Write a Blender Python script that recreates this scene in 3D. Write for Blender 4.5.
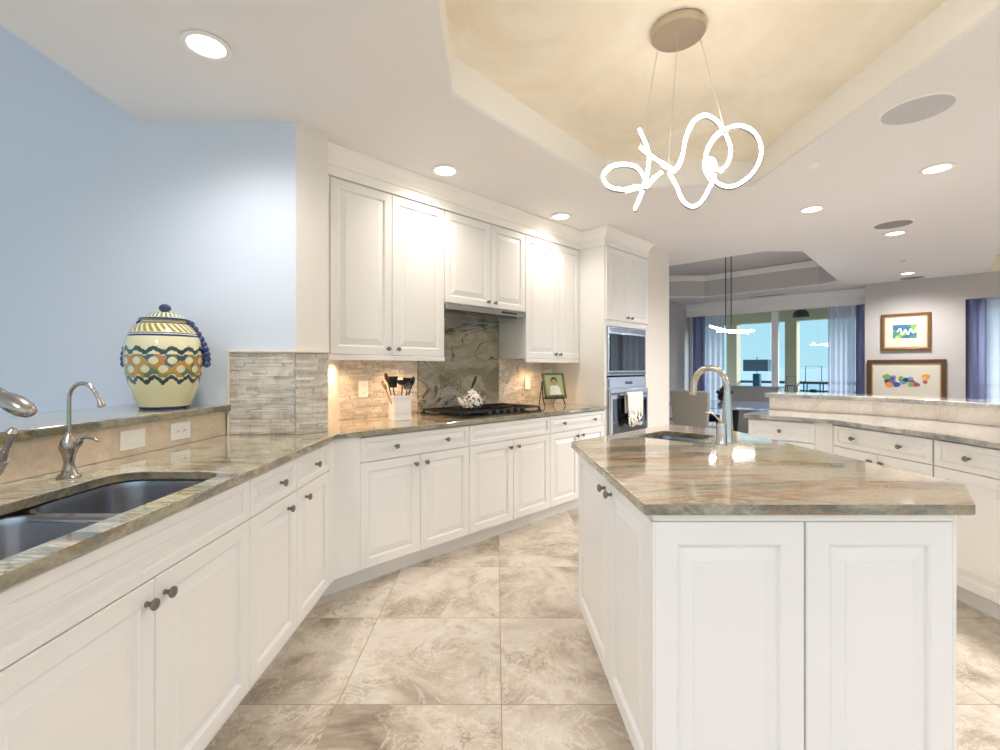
import bpy, bmesh, math, random
from mathutils import Vector, Matrix
from mathutils.geometry import tessellate_polygon
for o in list(bpy.data.objects): bpy.data.objects.remove(o)
S = bpy.context.scene
COL = S.collection
PI = math.pi
R2 = math.sqrt(0.5)
random.seed(7)

# ------------------------------------------------------------------ camera, world, exposure
EYE = 1.29
cam_d = bpy.data.cameras.new('camera'); cam = bpy.data.objects.new('camera', cam_d); COL.objects.link(cam)
cam.location = (0, 0, EYE); cam.rotation_euler = (PI/2, 0, 0)
cam_d.sensor_width = 36; cam_d.lens = 17.1; cam_d.shift_x = 0.004; cam_d.shift_y = -0.007
cam_d.clip_start = 0.02; cam_d.clip_end = 60000
S.camera = cam
S.view_settings.view_transform = 'Standard'; S.view_settings.look = 'None'
S.view_settings.gamma = 1; S.view_settings.use_curve_mapping = False
S.view_settings.exposure = 0.40
W = bpy.data.worlds.new('sky'); S.world = W; W.use_nodes = True
wn = W.node_tree; wn.nodes.clear()
wo = wn.nodes.new('ShaderNodeOutputWorld'); wb = wn.nodes.new('ShaderNodeBackground')
tc = wn.nodes.new('ShaderNodeTexCoord'); sp = wn.nodes.new('ShaderNodeSeparateXYZ'); rp = wn.nodes.new('ShaderNodeValToRGB')
wn.links.new(tc.outputs['Generated'], sp.inputs[0]); wn.links.new(sp.outputs['Z'], rp.inputs[0])
e = rp.color_ramp.elements
e[0].position = 0.0; e[0].color = (0.47, 0.74, 0.84, 1)
e[1].position = 0.14; e[1].color = (0.42, 0.70, 0.85, 1)
e2 = e.new(0.55); e2.color = (3.5, 3.4, 4.1, 1)
wn.links.new(rp.outputs[0], wb.inputs[0]); wb.inputs[1].default_value = 0.95
wn.links.new(wb.outputs[0], wo.inputs[0])
sun_d = bpy.data.lights.new('sheer_fill_sun', 'SUN'); sun_d.energy = 4.5; sun_d.angle = math.radians(12); sun_d.color = (.93,.95,1)  # added sun lamp that brightens the sheer curtains from outside
sun = bpy.data.objects.new('sheer_fill_sun', sun_d); COL.objects.link(sun)
sun.rotation_euler = Vector((-1,-.12,-.16)).to_track_quat('-Z','Y').to_euler(); sun.location = (30,10,12)
SPOT_W = 34.0      # added kitchen downlight outside the view
LIVING_W = 40.0
try:
    S.cycles.max_bounces = 10; S.cycles.diffuse_bounces = 6; S.cycles.transparent_max_bounces = 12
    S.cycles.sample_clamp_indirect = 6.0; S.cycles.caustics_reflective = False
except Exception: pass

# ------------------------------------------------------------------ materials
def L(c):
    return tuple((x/255/12.92) if x/255 <= .04045 else ((x/255+.055)/1.055)**2.4 for x in c) + (1,)
MATS = {}
def new_mat(name):
    m = bpy.data.materials.new(name); m.use_nodes = True
    nt = m.node_tree; b = nt.nodes['Principled BSDF']
    return m, nt, b
def pm(name, rgb, rough=0.5, metal=0.0, emit=None, es=0, spec=None, coat=0, trans=0, bump=0, bscale=60, alpha=None):
    if name in MATS: return MATS[name]
    m, nt, b = new_mat(name)
    b.inputs['Base Color'].default_value = L(rgb); b.inputs['Roughness'].default_value = rough
    b.inputs['Metallic'].default_value = metal
    if spec is not None: b.inputs['Specular IOR Level'].default_value = spec
    if coat: b.inputs['Coat Weight'].default_value = coat; b.inputs['Coat Roughness'].default_value = .08
    if trans: b.inputs['Transmission Weight'].default_value = trans
    if emit: b.inputs['Emission Color'].default_value = L(emit); b.inputs['Emission Strength'].default_value = es
    # subtle procedural variation
    t = nt.nodes.new('ShaderNodeTexCoord'); n = nt.nodes.new('ShaderNodeTexNoise'); n.inputs['Scale'].default_value = bscale
    nt.links.new(t.outputs['Object'], n.inputs['Vector'])
    mp = nt.nodes.new('ShaderNodeMapRange'); mp.inputs[3].default_value = max(0, rough-.04); mp.inputs[4].default_value = min(1, rough+.04)
    nt.links.new(n.outputs['Fac'], mp.inputs[0]); nt.links.new(mp.outputs[0], b.inputs['Roughness'])
    if bump:
        bp = nt.nodes.new('ShaderNodeBump'); bp.inputs['Strength'].default_value = bump; bp.inputs['Distance'].default_value = .004
        nt.links.new(n.outputs['Fac'], bp.inputs['Height']); nt.links.new(bp.outputs[0], b.inputs['Normal'])
    MATS[name] = m
    return m
def ramp(nt, stops, interp='LINEAR'):
    r = nt.nodes.new('ShaderNodeValToRGB'); cr = r.color_ramp; cr.interpolation = interp
    while len(cr.elements) > 1: cr.elements.remove(cr.elements[-1])
    cr.elements[0].position = stops[0][0]; cr.elements[0].color = L(stops[0][1])
    for p, c in stops[1:]:
        el = cr.elements.new(p); el.color = L(c)
    return r
def mapping(nt, coord='Object', rot=(0,0,0), scale=(1,1,1), loc=(0,0,0)):
    t = nt.nodes.new('ShaderNodeTexCoord'); mp = nt.nodes.new('ShaderNodeMapping')
    mp.inputs['Location'].default_value = loc; mp.inputs['Rotation'].default_value = rot; mp.inputs['Scale'].default_value = scale
    nt.links.new(t.outputs[coord], mp.inputs['Vector']); return mp
def noise(nt, vec, scale, detail=6, rough=.6, dist=0):
    n = nt.nodes.new('ShaderNodeTexNoise'); n.inputs['Scale'].default_value = scale; n.inputs['Detail'].default_value = detail
    n.inputs['Roughness'].default_value = rough; n.inputs['Distortion'].default_value = dist
    nt.links.new(vec, n.inputs['Vector']); return n
def mix(nt, fac, a, b, mode='MIX'):
    m = nt.nodes.new('ShaderNodeMix'); m.data_type = 'RGBA'; m.blend_type = mode
    for inp, v in ((m.inputs[0], fac), (m.inputs[6], a), (m.inputs[7], b)):
        if isinstance(v, bpy.types.NodeSocket): nt.links.new(v, inp)
        elif isinstance(v, tuple): inp.default_value = v
        else: inp.default_value = v
    return m.outputs[2]
def ridge(nt, fac, width):
    """1 where fac is near .5, falling to 0"""
    a = nt.nodes.new('ShaderNodeMath'); a.operation = 'SUBTRACT'; nt.links.new(fac, a.inputs[0]); a.inputs[1].default_value = .5
    b = nt.nodes.new('ShaderNodeMath'); b.operation = 'ABSOLUTE'; nt.links.new(a.outputs[0], b.inputs[0])
    c = nt.nodes.new('ShaderNodeMapRange'); c.inputs[1].default_value = 0; c.inputs[2].default_value = width
    c.inputs[3].default_value = 1; c.inputs[4].default_value = 0; nt.links.new(b.outputs[0], c.inputs[0])
    return c.outputs[0]
def mul(nt, a, v):
    m = nt.nodes.new('ShaderNodeMath'); m.operation = 'MULTIPLY'; nt.links.new(a, m.inputs[0])
    if isinstance(v, bpy.types.NodeSocket): nt.links.new(v, m.inputs[1])
    else: m.inputs[1].default_value = v
    return m.outputs[0]
def granite(name, rot, stops, dark, gold, stretch=(1.0, 5.0, 5.0), det=9, wid=.022, mk=(.45,.65), vscale=1.1, rough=.07, gold_amt=.8, dark_amt=.8, loc=(0,0,0)):
    m, nt, b = new_mat(name)
    mp = mapping(nt, rot=rot, scale=stretch, loc=loc)
    n1 = noise(nt, mp.outputs[0], vscale, det, .62, 1.2)
    base = ramp(nt, stops); nt.links.new(n1.outputs['Fac'], base.inputs[0])
    n2 = noise(nt, mp.outputs[0], vscale*.8, min(7,det), .62, 1.8)
    v = ridge(nt, n2.outputs['Fac'], wid)
    mask = noise(nt, mp.outputs[0], vscale*.9, 2)
    mr = nt.nodes.new('ShaderNodeMapRange'); mr.inputs[1].default_value = mk[0]; mr.inputs[2].default_value = mk[1]; nt.links.new(mask.outputs['Fac'], mr.inputs[0])
    c = mix(nt, mul(nt, mul(nt, v, mr.outputs[0]), dark_amt), base.outputs[0], L(dark))
    mp2 = mapping(nt, rot=rot, scale=stretch, loc=(3.3+loc[0], 7.1, 2.2))
    n3 = noise(nt, mp2.outputs[0], vscale*.55, 5, .6, 1.0)
    g = ridge(nt, n3.outputs['Fac'], .035)
    c = mix(nt, mul(nt, g, gold_amt), c, L(gold))
    mp3 = mapping(nt)
    n4 = noise(nt, mp3.outputs[0], 90, 4, .7)
    sr = ramp(nt, [(.3, (190,190,186)), (.6, (255,255,255))]); nt.links.new(n4.outputs['Fac'], sr.inputs[0])
    c = mix(nt, .55, c, sr.outputs[0], 'MULTIPLY')
    nt.links.new(c, b.inputs['Base Color']); b.inputs['Roughness'].default_value = rough
    b.inputs['Specular IOR Level'].default_value = .7; b.inputs['Coat Weight'].default_value = .6; b.inputs['Coat Roughness'].default_value = .02
    return m
def tile_floor():
    m, nt, b = new_mat('marble_tile')
    mp = mapping(nt, loc=(-.0207+.63*20, -1.821+.63*20, 0))
    br = nt.nodes.new('ShaderNodeTexBrick'); br.offset = 0; br.squash = 1
    br.inputs['Scale'].default_value = 1; br.inputs['Brick Width'].default_value = .63; br.inputs['Row Height'].default_value = .63
    br.inputs['Mortar Size'].default_value = .0022; br.inputs['Mortar Smooth'].default_value = .2
    br.inputs['Color1'].default_value = (0,0,0,1); br.inputs['Color2'].default_value = (1,1,1,1); br.inputs['Mortar'].default_value = (.5,.5,.5,1)
    nt.links.new(mp.outputs[0], br.inputs['Vector'])
    # each tile is its own piece of stone: shift the noise by the tile's random value
    va = nt.nodes.new('ShaderNodeVectorMath'); va.operation = 'MULTIPLY_ADD'
    va.inputs[1].default_value = (37, 53, 0); nt.links.new(br.outputs['Color'], va.inputs[0]); nt.links.new(mp.outputs[0], va.inputs[2])
    n1 = noise(nt, va.outputs[0], 2.1, 10, .68, .6)
    base = ramp(nt, [(.32, (134,122,104)), (.42, (178,165,147)), (.5, (203,192,175)), (.58, (216,208,195)), (.68, (186,170,148))])
    nt.links.new(n1.outputs['Fac'], base.inputs[0])
    n2 = noise(nt, va.outputs[0], 3.2, 9, .7, 1.2)
    c = mix(nt, mul(nt, ridge(nt, n2.outputs['Fac'], .016), .6), base.outputs[0], L((236,230,218)))
    n3 = noise(nt, va.outputs[0], 4.5, 9, .72, 1.0)
    mk = noise(nt, va.outputs[0], 2.6, 2)
    mr = nt.nodes.new('ShaderNodeMapRange'); mr.inputs[1].default_value = .5; mr.inputs[2].default_value = .68; nt.links.new(mk.outputs['Fac'], mr.inputs[0])
    c = mix(nt, mul(nt, mul(nt, ridge(nt, n3.outputs['Fac'], .02), mr.outputs[0]), .75), c, L((122,106,88)))
    tint = mix(nt, .16, c, br.outputs['Color'], 'SOFT_LIGHT')
    c = mix(nt, br.outputs['Fac'], tint, L((158,144,124)))
    nt.links.new(c, b.inputs['Base Color']); b.inputs['Roughness'].default_value = .3
    return m
def travertine(name, rgb1, rgb2, w=.3, h=.15, rot=(0,0,0), coord='Object'):
    m, nt, b = new_mat(name)
    mp = mapping(nt, rot=rot)
    n1 = noise(nt, mp.outputs[0], 9, 9, .7, .8)
    base = ramp(nt, [(.3, rgb1), (.5, rgb2), (.7, tuple(min(255, v+12) for v in rgb2))]); nt.links.new(n1.outputs['Fac'], base.inputs[0])
    n2 = noise(nt, mp.outputs[0], 22, 6, .7, 1)
    c = mix(nt, mul(nt, ridge(nt, n2.outputs['Fac'], .03), .35), base.outputs[0], L((206,170,140)))
    nt.links.new(c, b.inputs['Base Color']); b.inputs['Roughness'].default_value = .28
    return m
def stone_mat(k=1.0):
    m, nt, b = new_mat('split_face_stone')
    mp = mapping(nt)
    n1 = noise(nt, mp.outputs[0], 14, 8, .7)
    base = ramp(nt, [(p, tuple(int(v*k) for v in c)) for p, c in [(.3, (204,190,174)), (.48, (232,223,210)), (.62, (244,238,229)), (.78, (218,204,188))]]); nt.links.new(n1.outputs['Fac'], base.inputs[0])
    nt.links.new(base.outputs[0], b.inputs['Base Color']); b.inputs['Roughness'].default_value = .7
    n2 = noise(nt, mp.outputs[0], 70, 6, .7)
    bp = nt.nodes.new('ShaderNodeBump'); bp.inputs['Strength'].default_value = .6; bp.inputs['Distance'].default_value = .004
    nt.links.new(n2.outputs['Fac'], bp.inputs['Height']); nt.links.new(bp.outputs[0], b.inputs['Normal'])
    return m
WHITE = pm('cabinet_paint', (239,238,236), .32, bscale=20)
DARKIN = pm('cabinet_shadow_interior', (150,146,140), .8)
TRIMW = pm('trim_paint', (246,243,238), .4)
WALLK = pm('kitchen_wall_paint', (232,226,218), .7, bump=.05, bscale=200)
WALLB = pm('daylight_tinted_wall', (214,222,234), .7, bump=.05, bscale=200)  # greige wall with the cool daylight tint mixed into its colour
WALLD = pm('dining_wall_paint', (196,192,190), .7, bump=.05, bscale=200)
CEIL = pm('ceiling_paint', (236,234,234), .8, bump=.05, bscale=200)
def tray_mat():
    m, nt, b = new_mat('tray_faux_finish'); mp = mapping(nt)
    n = noise(nt, mp.outputs[0], 1.6, 8, .65, 1)
    r = ramp(nt, [(.3, (232,222,202)), (.5, (242,234,216)), (.7, (249,243,230))]); nt.links.new(n.outputs['Fac'], r.inputs[0])
    nt.links.new(r.outputs[0], b.inputs['Base Color']); b.inputs['Roughness'].default_value = .6
    return m
TRAY = tray_mat()
NICKEL = pm('brushed_nickel', (176,170,162), .26, 1)
KNOBM = pm('pewter_knob', (138,132,126), .35, 1)
STEEL = pm('stainless_steel', (190,192,196), .2, 1)
STEELD = pm('sink_steel', (178,180,186), .24, 1)
BLACK = pm('black_iron', (22,21,21), .45)
BGLASS = pm('oven_glass', (12,16,24), .03, spec=1.0)
GREYP = pm('grey_disc_paint', (196,196,198), .8)
G_STOPS = [(.34,(92,94,78)), (.42,(146,144,120)), (.48,(198,191,166)), (.53,(168,172,156)), (.58,(210,200,172)), (.66,(124,132,120))]
GRANL = granite('quartzite_perimeter', (0,0,math.radians(-97)), G_STOPS, (62,64,54), (176,134,80), wid=.034, mk=(.4,.52), vscale=1.5, gold_amt=.7, dark_amt=.9)
GRANI = granite('quartzite_island', (0,0,math.radians(6)), [(.30,(132,132,112)), (.39,(192,180,150)), (.46,(232,216,186)), (.54,(224,208,180)), (.60,(184,180,160)), (.68,(138,142,124))], (96,86,66), (190,128,66), stretch=(.8,3.4,3.4), gold_amt=.5, dark_amt=.6, loc=(.4,.15,0))
GRANE = granite('quartzite_edge', (0,0,math.radians(30)), [(.3,(84,86,76)), (.45,(128,128,112)), (.55,(166,158,132)), (.66,(140,142,128))], (60,58,48), (160,116,62), stretch=(3,3,6), gold_amt=.5)
def edged(o):
    o.data.materials.append(GRANE)
    for p in o.data.polygons:
        if abs(p.normal.z) < .5: p.material_index = 1
    return o

GRANB = granite('quartzite_bar', (0,0,math.radians(50)), [(.35,(130,130,128)), (.5,(178,176,172)), (.65,(202,200,196))], (110,108,104), (190,170,140), gold_amt=.3)
GRANS = granite('quartzite_backsplash', (0,math.radians(35),math.radians(-45)), [(.3,(122,116,96)), (.42,(158,150,122)), (.52,(182,176,158)), (.6,(154,156,152)), (.7,(168,150,100))], (40,34,26), (158,132,78), stretch=(1.2,1.2,2.2), det=3, wid=.016, mk=(.36,.5), vscale=1.35, gold_amt=.35, dark_amt=1.0)
STONE = stone_mat(); STONES = [STONE, stone_mat(.92), stone_mat(.96)]
TRAVL = travertine('travertine_tile', (214,192,168), (232,216,196))
TRAVR = travertine('travertine_tile_cream', (216,206,190), (232,224,212))
FLOORM = tile_floor()
def glow(name, rgb, s):
    m, nt, b = new_mat(name); nt.nodes.remove(b)
    em = nt.nodes.new('ShaderNodeEmission'); em.inputs[0].default_value = L(rgb); em.inputs[1].default_value = s
    nt.links.new(em.outputs[0], nt.nodes['Material Output'].inputs[0]); return m
LAMPW = glow('lamp_glow', (255,244,224), 6)
LEDW = glow('led_glow', (255,240,222), 22)
LEDP = glow('pendant_led_glow', (255,248,238), 34)
def pane_mat():
    m, nt, b = new_mat('window_glass'); nt.nodes.remove(b)
    t = nt.nodes.new('ShaderNodeBsdfTransparent'); t.inputs[0].default_value = (.90,.96,.97,1)
    g = nt.nodes.new('ShaderNodeBsdfGlossy'); g.inputs['Roughness'].default_value = .01
    fr = nt.nodes.new('ShaderNodeFresnel'); fr.inputs[0].default_value = 1.5
    mx = nt.nodes.new('ShaderNodeMixShader'); nt.links.new(fr.outputs[0], mx.inputs[0]); nt.links.new(t.outputs[0], mx.inputs[1]); nt.links.new(g.outputs[0], mx.inputs[2])
    nt.links.new(mx.outputs[0], nt.nodes['Material Output'].inputs[0]); return m
PANE = pane_mat()
def sheer_mat():
    m, nt, b = new_mat('sheer_fabric'); nt.nodes.remove(b)
    d = nt.nodes.new('ShaderNodeBsdfDiffuse'); d.inputs[0].default_value = L((232,236,250))
    t = nt.nodes.new('ShaderNodeBsdfTranslucent'); t.inputs[0].default_value = L((243,244,255))
    tr = nt.nodes.new('ShaderNodeBsdfTransparent')
    a = nt.nodes.new('ShaderNodeMixShader'); a.inputs[0].default_value = .6; nt.links.new(d.outputs[0], a.inputs[1]); nt.links.new(t.outputs[0], a.inputs[2])
    c = nt.nodes.new('ShaderNodeMixShader'); c.inputs[0].default_value = .18; nt.links.new(a.outputs[0], c.inputs[1]); nt.links.new(tr.outputs[0], c.inputs[2])
    nt.links.new(c.outputs[0], nt.nodes['Material Output'].inputs[0]); return m
SHEER = sheer_mat()
DRAPE = pm('blue_grey_drape', (150,160,205), .9)

# ------------------------------------------------------------------ mesh helpers
class MB:
    def __init__(s): s.v = []; s.f = []
    def add(s, vs, fs):
        n = len(s.v); s.v += [tuple(v) for v in vs]; s.f += [tuple(i+n for i in f) for f in fs]; return s
    def box(s, x0, y0, z0, x1, y1, z1):
        x0, x1 = sorted((x0, x1)); y0, y1 = sorted((y0, y1)); z0, z1 = sorted((z0, z1))
        return s.add([(x0,y0,z0),(x1,y0,z0),(x1,y1,z0),(x0,y1,z0),(x0,y0,z1),(x1,y0,z1),(x1,y1,z1),(x0,y1,z1)],
                     [(0,3,2,1),(4,5,6,7),(0,1,5,4),(1,2,6,5),(2,3,7,6),(3,0,4,7)])
    def slab(s, outer, z0, z1, holes=()):
        loops = [list(outer)] + [list(h) for h in holes]
        tris = tessellate_polygon([[Vector((p[0], p[1], 0)) for p in lp] for lp in loops])
        flat = [p for lp in loops for p in lp]; n = len(flat); vs = [(p[0],p[1],z0) for p in flat] + [(p[0],p[1],z1) for p in flat]
        fs = []
        for t in tris: fs.append(tuple(t)); fs.append(tuple(i+n for i in t))
        k = 0
        for lp in loops:
            m = len(lp)
            for i in range(m):
                a, b = k+i, k+(i+1) % m; fs.append((a, b, b+n, a+n))
            k += m
        return s.add(vs, fs)
    def lathe(s, prof, n=32, c=(0,0,0), axis='z', ang=2*PI):
        vs = []; fs = []
        for r, h in prof:
            for i in range(n):
                a = 2*PI*i/n; x, y = r*math.cos(a), r*math.sin(a)
                p = (x, y, h) if axis == 'z' else ((x, -h, y) if axis == 'y' else (h, x, y))
                vs.append((p[0]+c[0], p[1]+c[1], p[2]+c[2]))
        for j in range(len(prof)-1):
            for i in range(n):
                a = j*n+i; b = j*n+(i+1) % n; fs.append((a, b, b+n, a+n))
        if prof[0][0] > 1e-5: fs.append(tuple(range(n-1, -1, -1)))
        if prof[-1][0] > 1e-5: fs.append(tuple((len(prof)-1)*n+i for i in range(n)))
        return s.add(vs, fs)
    def tube(s, path, r, n=10, cap=True, flat=None):
        P = [Vector(p) for p in path]; vs = []; fs = []; up = None
        for i, p in enumerate(P):
            d = (P[min(i+1, len(P)-1)] - P[max(i-1, 0)]).normalized()
            if up is None: up = Vector((0,0,1)) if abs(d.z) < .9 else Vector((1,0,0))
            a = d.cross(up).normalized(); up = a.cross(d).normalized()
            rr = r[i] if isinstance(r, (list, tuple)) else r
            for k in range(n):
                t = 2*PI*k/n
                q = p + a*(math.cos(t)*rr) + up*(math.sin(t)*rr*(flat or 1)); vs.append(tuple(q))
        for i in range(len(P)-1):
            for k in range(n):
                a = i*n+k; b = i*n+(k+1) % n; fs.append((a, b, b+n, a+n))
        if cap: fs.append(tuple(range(n-1, -1, -1))); fs.append(tuple((len(P)-1)*n+k for k in range(n)))
        return s.add(vs, fs)
    def sweep(s, path, prof, closed=False):
        """path: 2-D polyline; prof: (offset to the right of travel, z); mitred"""
        n = len(path); vs = []; m = len(prof)
        for i in range(n):
            p = Vector(path[i])
            d0 = (p - Vector(path[i-1])).normalized() if (i > 0 or closed) else None
            d1 = (Vector(path[(i+1) % n]) - p).normalized() if (i < n-1 or closed) else None
            if d0 is None: d0 = d1
            if d1 is None: d1 = d0
            n0 = Vector((d0.y, -d0.x)); n1 = Vector((d1.y, -d1.x)); q = (n0+n1)
            q = q / max(.2, q.dot(n0))
            for o, z in prof: vs.append((p.x+q.x*o, p.y+q.y*o, z))
        fs = []
        for i in range(n if closed else n-1):
            for k in range(m):
                a = i*m+k; b = i*m+(k+1) % m; j = ((i+1) % n)*m
                fs.append((a, b, j+(k+1) % m, j+k))
        if not closed: fs.append(tuple(range(m))); fs.append(tuple((n-1)*m+k for k in range(m)))
        return s.add(vs, fs)
    def sphere(s, c, r, n=12, sz=1):
        return s.lathe([(max(1e-6, r*math.sin(PI*i/n)), -r*sz*math.cos(PI*i/n)) for i in range(n+1)], 2*n, c)
    def build(s, name, mat, parent=None, loc=(0,0,0), rot=(0,0,0), smooth=False, bevel=0, kind=None):
        me = bpy.data.meshes.new(name); me.from_pydata(s.v, [], s.f)
        bm = bmesh.new(); bm.from_mesh(me); bmesh.ops.remove_doubles(bm, verts=bm.verts, dist=1e-6)
        bmesh.ops.recalc_face_normals(bm, faces=bm.faces); bm.to_mesh(me); bm.free()
        o = bpy.data.objects.new(name, me); COL.objects.link(o); me.materials.append(mat)
        o.location = loc; o.rotation_euler = rot
        if parent: o.parent = parent
        if smooth:
            for p in me.polygons: p.use_smooth = True
            try: me.set_sharp_from_angle(angle=math.radians(38))
            except Exception: pass
        if bevel:
            md = o.modifiers.new('bevel', 'BEVEL'); md.width = bevel; md.segments = 2; md.limit_method = 'ANGLE'; md.angle_limit = math.radians(40)
        if kind: o['kind'] = kind
        return o
def tag(o, label, cat, group=None):
    o['label'] = label; o['category'] = cat
    if group: o['group'] = group
    return o
def thing(name, label, cat, loc=(0,0,0), rz=0, group=None):
    o = bpy.data.objects.new(name, None); COL.objects.link(o); o.location = loc; o.rotation_euler = (0,0,rz)
    o.empty_display_size = .1
    return tag(o, label, cat, group)
def dup(root, loc, rz, label, group=None):
    r = root.copy(); COL.objects.link(r); r.location = loc; r.rotation_euler = (0,0,rz); r['label'] = label
    if group: r['group'] = group
    for ch in [c for c in bpy.data.objects if c.parent == root]:
        c = ch.copy(); COL.objects.link(c); c.parent = r
        for g in [k for k in bpy.data.objects if k.parent == ch]:
            d = g.copy(); COL.objects.link(d); d.parent = c
    return r
def rrect(x0, y0, x1, y1, r, n=6):
    out = []
    for cx, cy, a0 in ((x1-r, y1-r, 0), (x0+r, y1-r, PI/2), (x0+r, y0+r, PI), (x1-r, y0+r, 1.5*PI)):
        for i in range(n+1):
            a = a0 + PI/2*i/n; out.append((cx+r*math.cos(a), cy+r*math.sin(a)))
    return out
def catmull(pts, sub=8):
    P = [Vector(p) for p in pts]; P = [2*P[0]-P[1]] + P + [2*P[-1]-P[-2]]; out = []
    for i in range(1, len(P)-2):
        for k in range(sub):
            t = k/sub; a, b, c, d = P[i-1:i+3]
            out.append(.5*((2*b)+(c-a)*t+(2*a-5*b+4*c-d)*t*t+(-a+3*b-3*c+d)*t**3))
    out.append(P[-2]); return out

# ------------------------------------------------------------------ the shell
H = 2.64
# kitchen back-run frame: origin at the inside corner of the cabinet faces, local x along the run, local y into the wall
O = Vector((-.90, 2.64)); A45 = PI/4
def bw(x, y): return (O.x + (x-y)*R2, O.y + (x+y)*R2)
floor_poly = [(-6.5,-3.6),(9.4,-3.6),(9.4,5.2),(4.25,10.35),(4.1,10.5),(-6.5,4.0)]
MB().slab(floor_poly, -.08, 0).build('floor', FLOORM, kind='structure')
# ceiling trays
tray1 = [(-.215,-1.1),(-.215,2.35),(.83,3.55),(1.9,3.55),(1.9,-1.1)]
tray2 = [(2.2,6.39),(3.09,5.50),(3.55,5.50),(5.34,7.40),(5.27,7.75),(4.0,9.1),(3.2,9.1),(2.2,8.1)]
tray3 = [(6.98,6.72),(5.95,5.65),(5.95,4.2),(6.6,3.4),(8.6,3.4),(8.6,5.0)]
ceil_poly = [(-1.95,-3.6),(9.4,-3.6),(9.4,5.2),(4.25,10.35),(4.1,10.5),(-.65,5.75),(-1.95,4.4)]
MB().slab(ceil_poly, H, H+.02, [tray1, tray2, tray3]).build('ceiling', CEIL, kind='structure')
MB().slab([(-6.5,-3.6),(-1.95,-3.6),(-1.95,2.75),(-6.5,2.75)], 3.4, 3.5).build('ceiling.001', CEIL, kind='structure')
MB().box(-1.949,-3.6,H+.021, -1.90,2.605,3.5).build('wall_soffit', CEIL, kind='structure')
def tray(poly, top, mside, mtop, n, mould=None):
    c = Vector((sum(p[0] for p in poly)/len(poly), sum(p[1] for p in poly)/len(poly)))
    big = [tuple(Vector(p)+(Vector(p)-c).normalized()*.03) for p in poly]
    MB().slab(big, H+.02, top, [poly]).build('trim_%d' % n, mside, kind='structure')
    MB().slab(big, top, top+.03).build('ceiling.00%d' % (n+1), mtop, kind='structure')
    if mould:
        z0, z1, w = mould
        small = [tuple(Vector(p)-(Vector(p)-c).normalized()*w) for p in poly]
        MB().slab(poly, z0, z1, [small]).build('trim_%d' % (n+10), TRIMW, kind='structure')
tray(tray1, 2.84, TRIMW, TRAY, 1)
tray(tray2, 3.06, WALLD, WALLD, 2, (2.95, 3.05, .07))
tray(tray3, 2.95, TRAY, TRAY, 3)
# walls
P2 = (-.968, 2.737)
wall_line = [(-1.098,2.607), P2, bw(.0205,.635), bw(3.606,.635), bw(3.606,0.0), bw(4.144,0.0), bw(4.144,.95), bw(.3,.95), (-1.6,3.35), (-1.7,3.35),(-1.7,2.9)]
MB().slab(wall_line[:9]+[(-1.098,3.35)], 0, H).build('wall_back', WALLK, kind='structure')
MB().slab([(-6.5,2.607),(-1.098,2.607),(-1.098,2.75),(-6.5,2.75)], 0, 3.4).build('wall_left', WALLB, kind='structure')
MB().slab([(-.5,5.6),(4.25,10.35),(4.1,10.5),(-.65,5.75)], 0, H).build('wall_dining', WALLD, kind='structure')
MB().slab([(-.9,4.7),(-.5,4.3),(-.5,5.7),(-.9,5.9)], 0, H).build('wall_passage', WALLD, kind='structure')
PW = 13.66     # picture wall plane X+Y
MB().slab([(5.97,PW-5.97),(6.79,PW-6.79),(7.1,PW-6.48),(6.28,PW-5.66)], 0, H).build('wall_picture', WALLD, kind='structure')
MB().slab([(6.79,PW-6.79),(8.6,PW-8.6),(8.8,PW-8.4),(6.99,PW-6.59)], 2.29, H).build('wall_right_header', WALLD, kind='structure')
MB().slab([(8.5,PW-8.5),(9.4,4.0),(9.5,5.2),(8.8,PW-8.2)], 0, H).build('wall_right', WALLD, kind='structure')
MB().box(9.4,-3.6,0, 9.5,5.2,H).build('wall_right_side', WALLD, kind='structure')
m = MB(); m.box(-6.6,-3.7,0, 9.5,-3.6,.15); m.box(-6.6,-3.7,2.45, 9.5,-3.6,3.5)
for x in (-6.5,-4.2,-2.1,0,2.1,4.2,6.3,8.4): m.box(x-.06,-3.7,.15, x+.06,-3.6,2.45)
m.build('window_3', TRIMW, kind='structure')
m = MB(); m.box(-6.6,-3.6,0, -6.5,2.6,.15); m.box(-6.6,-3.6,2.6, -6.5,2.6,3.5)
for y in (-3.5,-2.0,-.5,1.0,2.5): m.box(-6.6,y-.06,.15, -6.5,y+.06,2.6)
m.build('window_4', TRIMW, kind='structure')
# dining window (plane X+Y = 14.5)
def ln(c, px_):       # point on the plane X+Y=c at bearing X/Y = px_
    Y = c/(1+px_); return (c-Y, Y)
WIN = 14.52
def wall45(m, c, x0, x1, z0, z1, t):
    """a box lying on plane X+Y=c from X=x0 to x1, thickness t away from the room"""
    q = t*R2
    return m.slab([(x0,c-x0),(x1,c-x1),(x1+q,c-x1+q),(x0+q,c-x0+q)], z0, z1)
m = MB()
for x0, x1 in ((4.15,4.25),(5.33,5.41),(6.28,6.38)): wall45(m, WIN, x0, x1, .03, 2.5, .07)
wall45(m, WIN, 4.15, 6.38, 0, .05, .07); wall45(m, WIN, 4.15, 6.38, 2.44, 2.5, .07)
w1 = m.build('window_1', TRIMW, kind='structure')
m = MB(); wall45(m, WIN+.04, 4.25, 5.33, .05, 2.44, .01); wall45(m, WIN+.04, 5.41, 6.28, .05, 2.44, .01)
m.build('pane', PANE, w1)
wall45(MB(), WIN, 4.0, 6.38, 2.5, 2.7, .15).build('wall_window_header', WALLD, kind='structure')
m = MB()
for x0 in (6.9, 7.7, 8.45): wall45(m, 14.15, x0, x0+.07, 0, 2.45, .06)
wall45(m, 14.15, 6.9, 8.5, 2.3, 2.5, .06)
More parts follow.
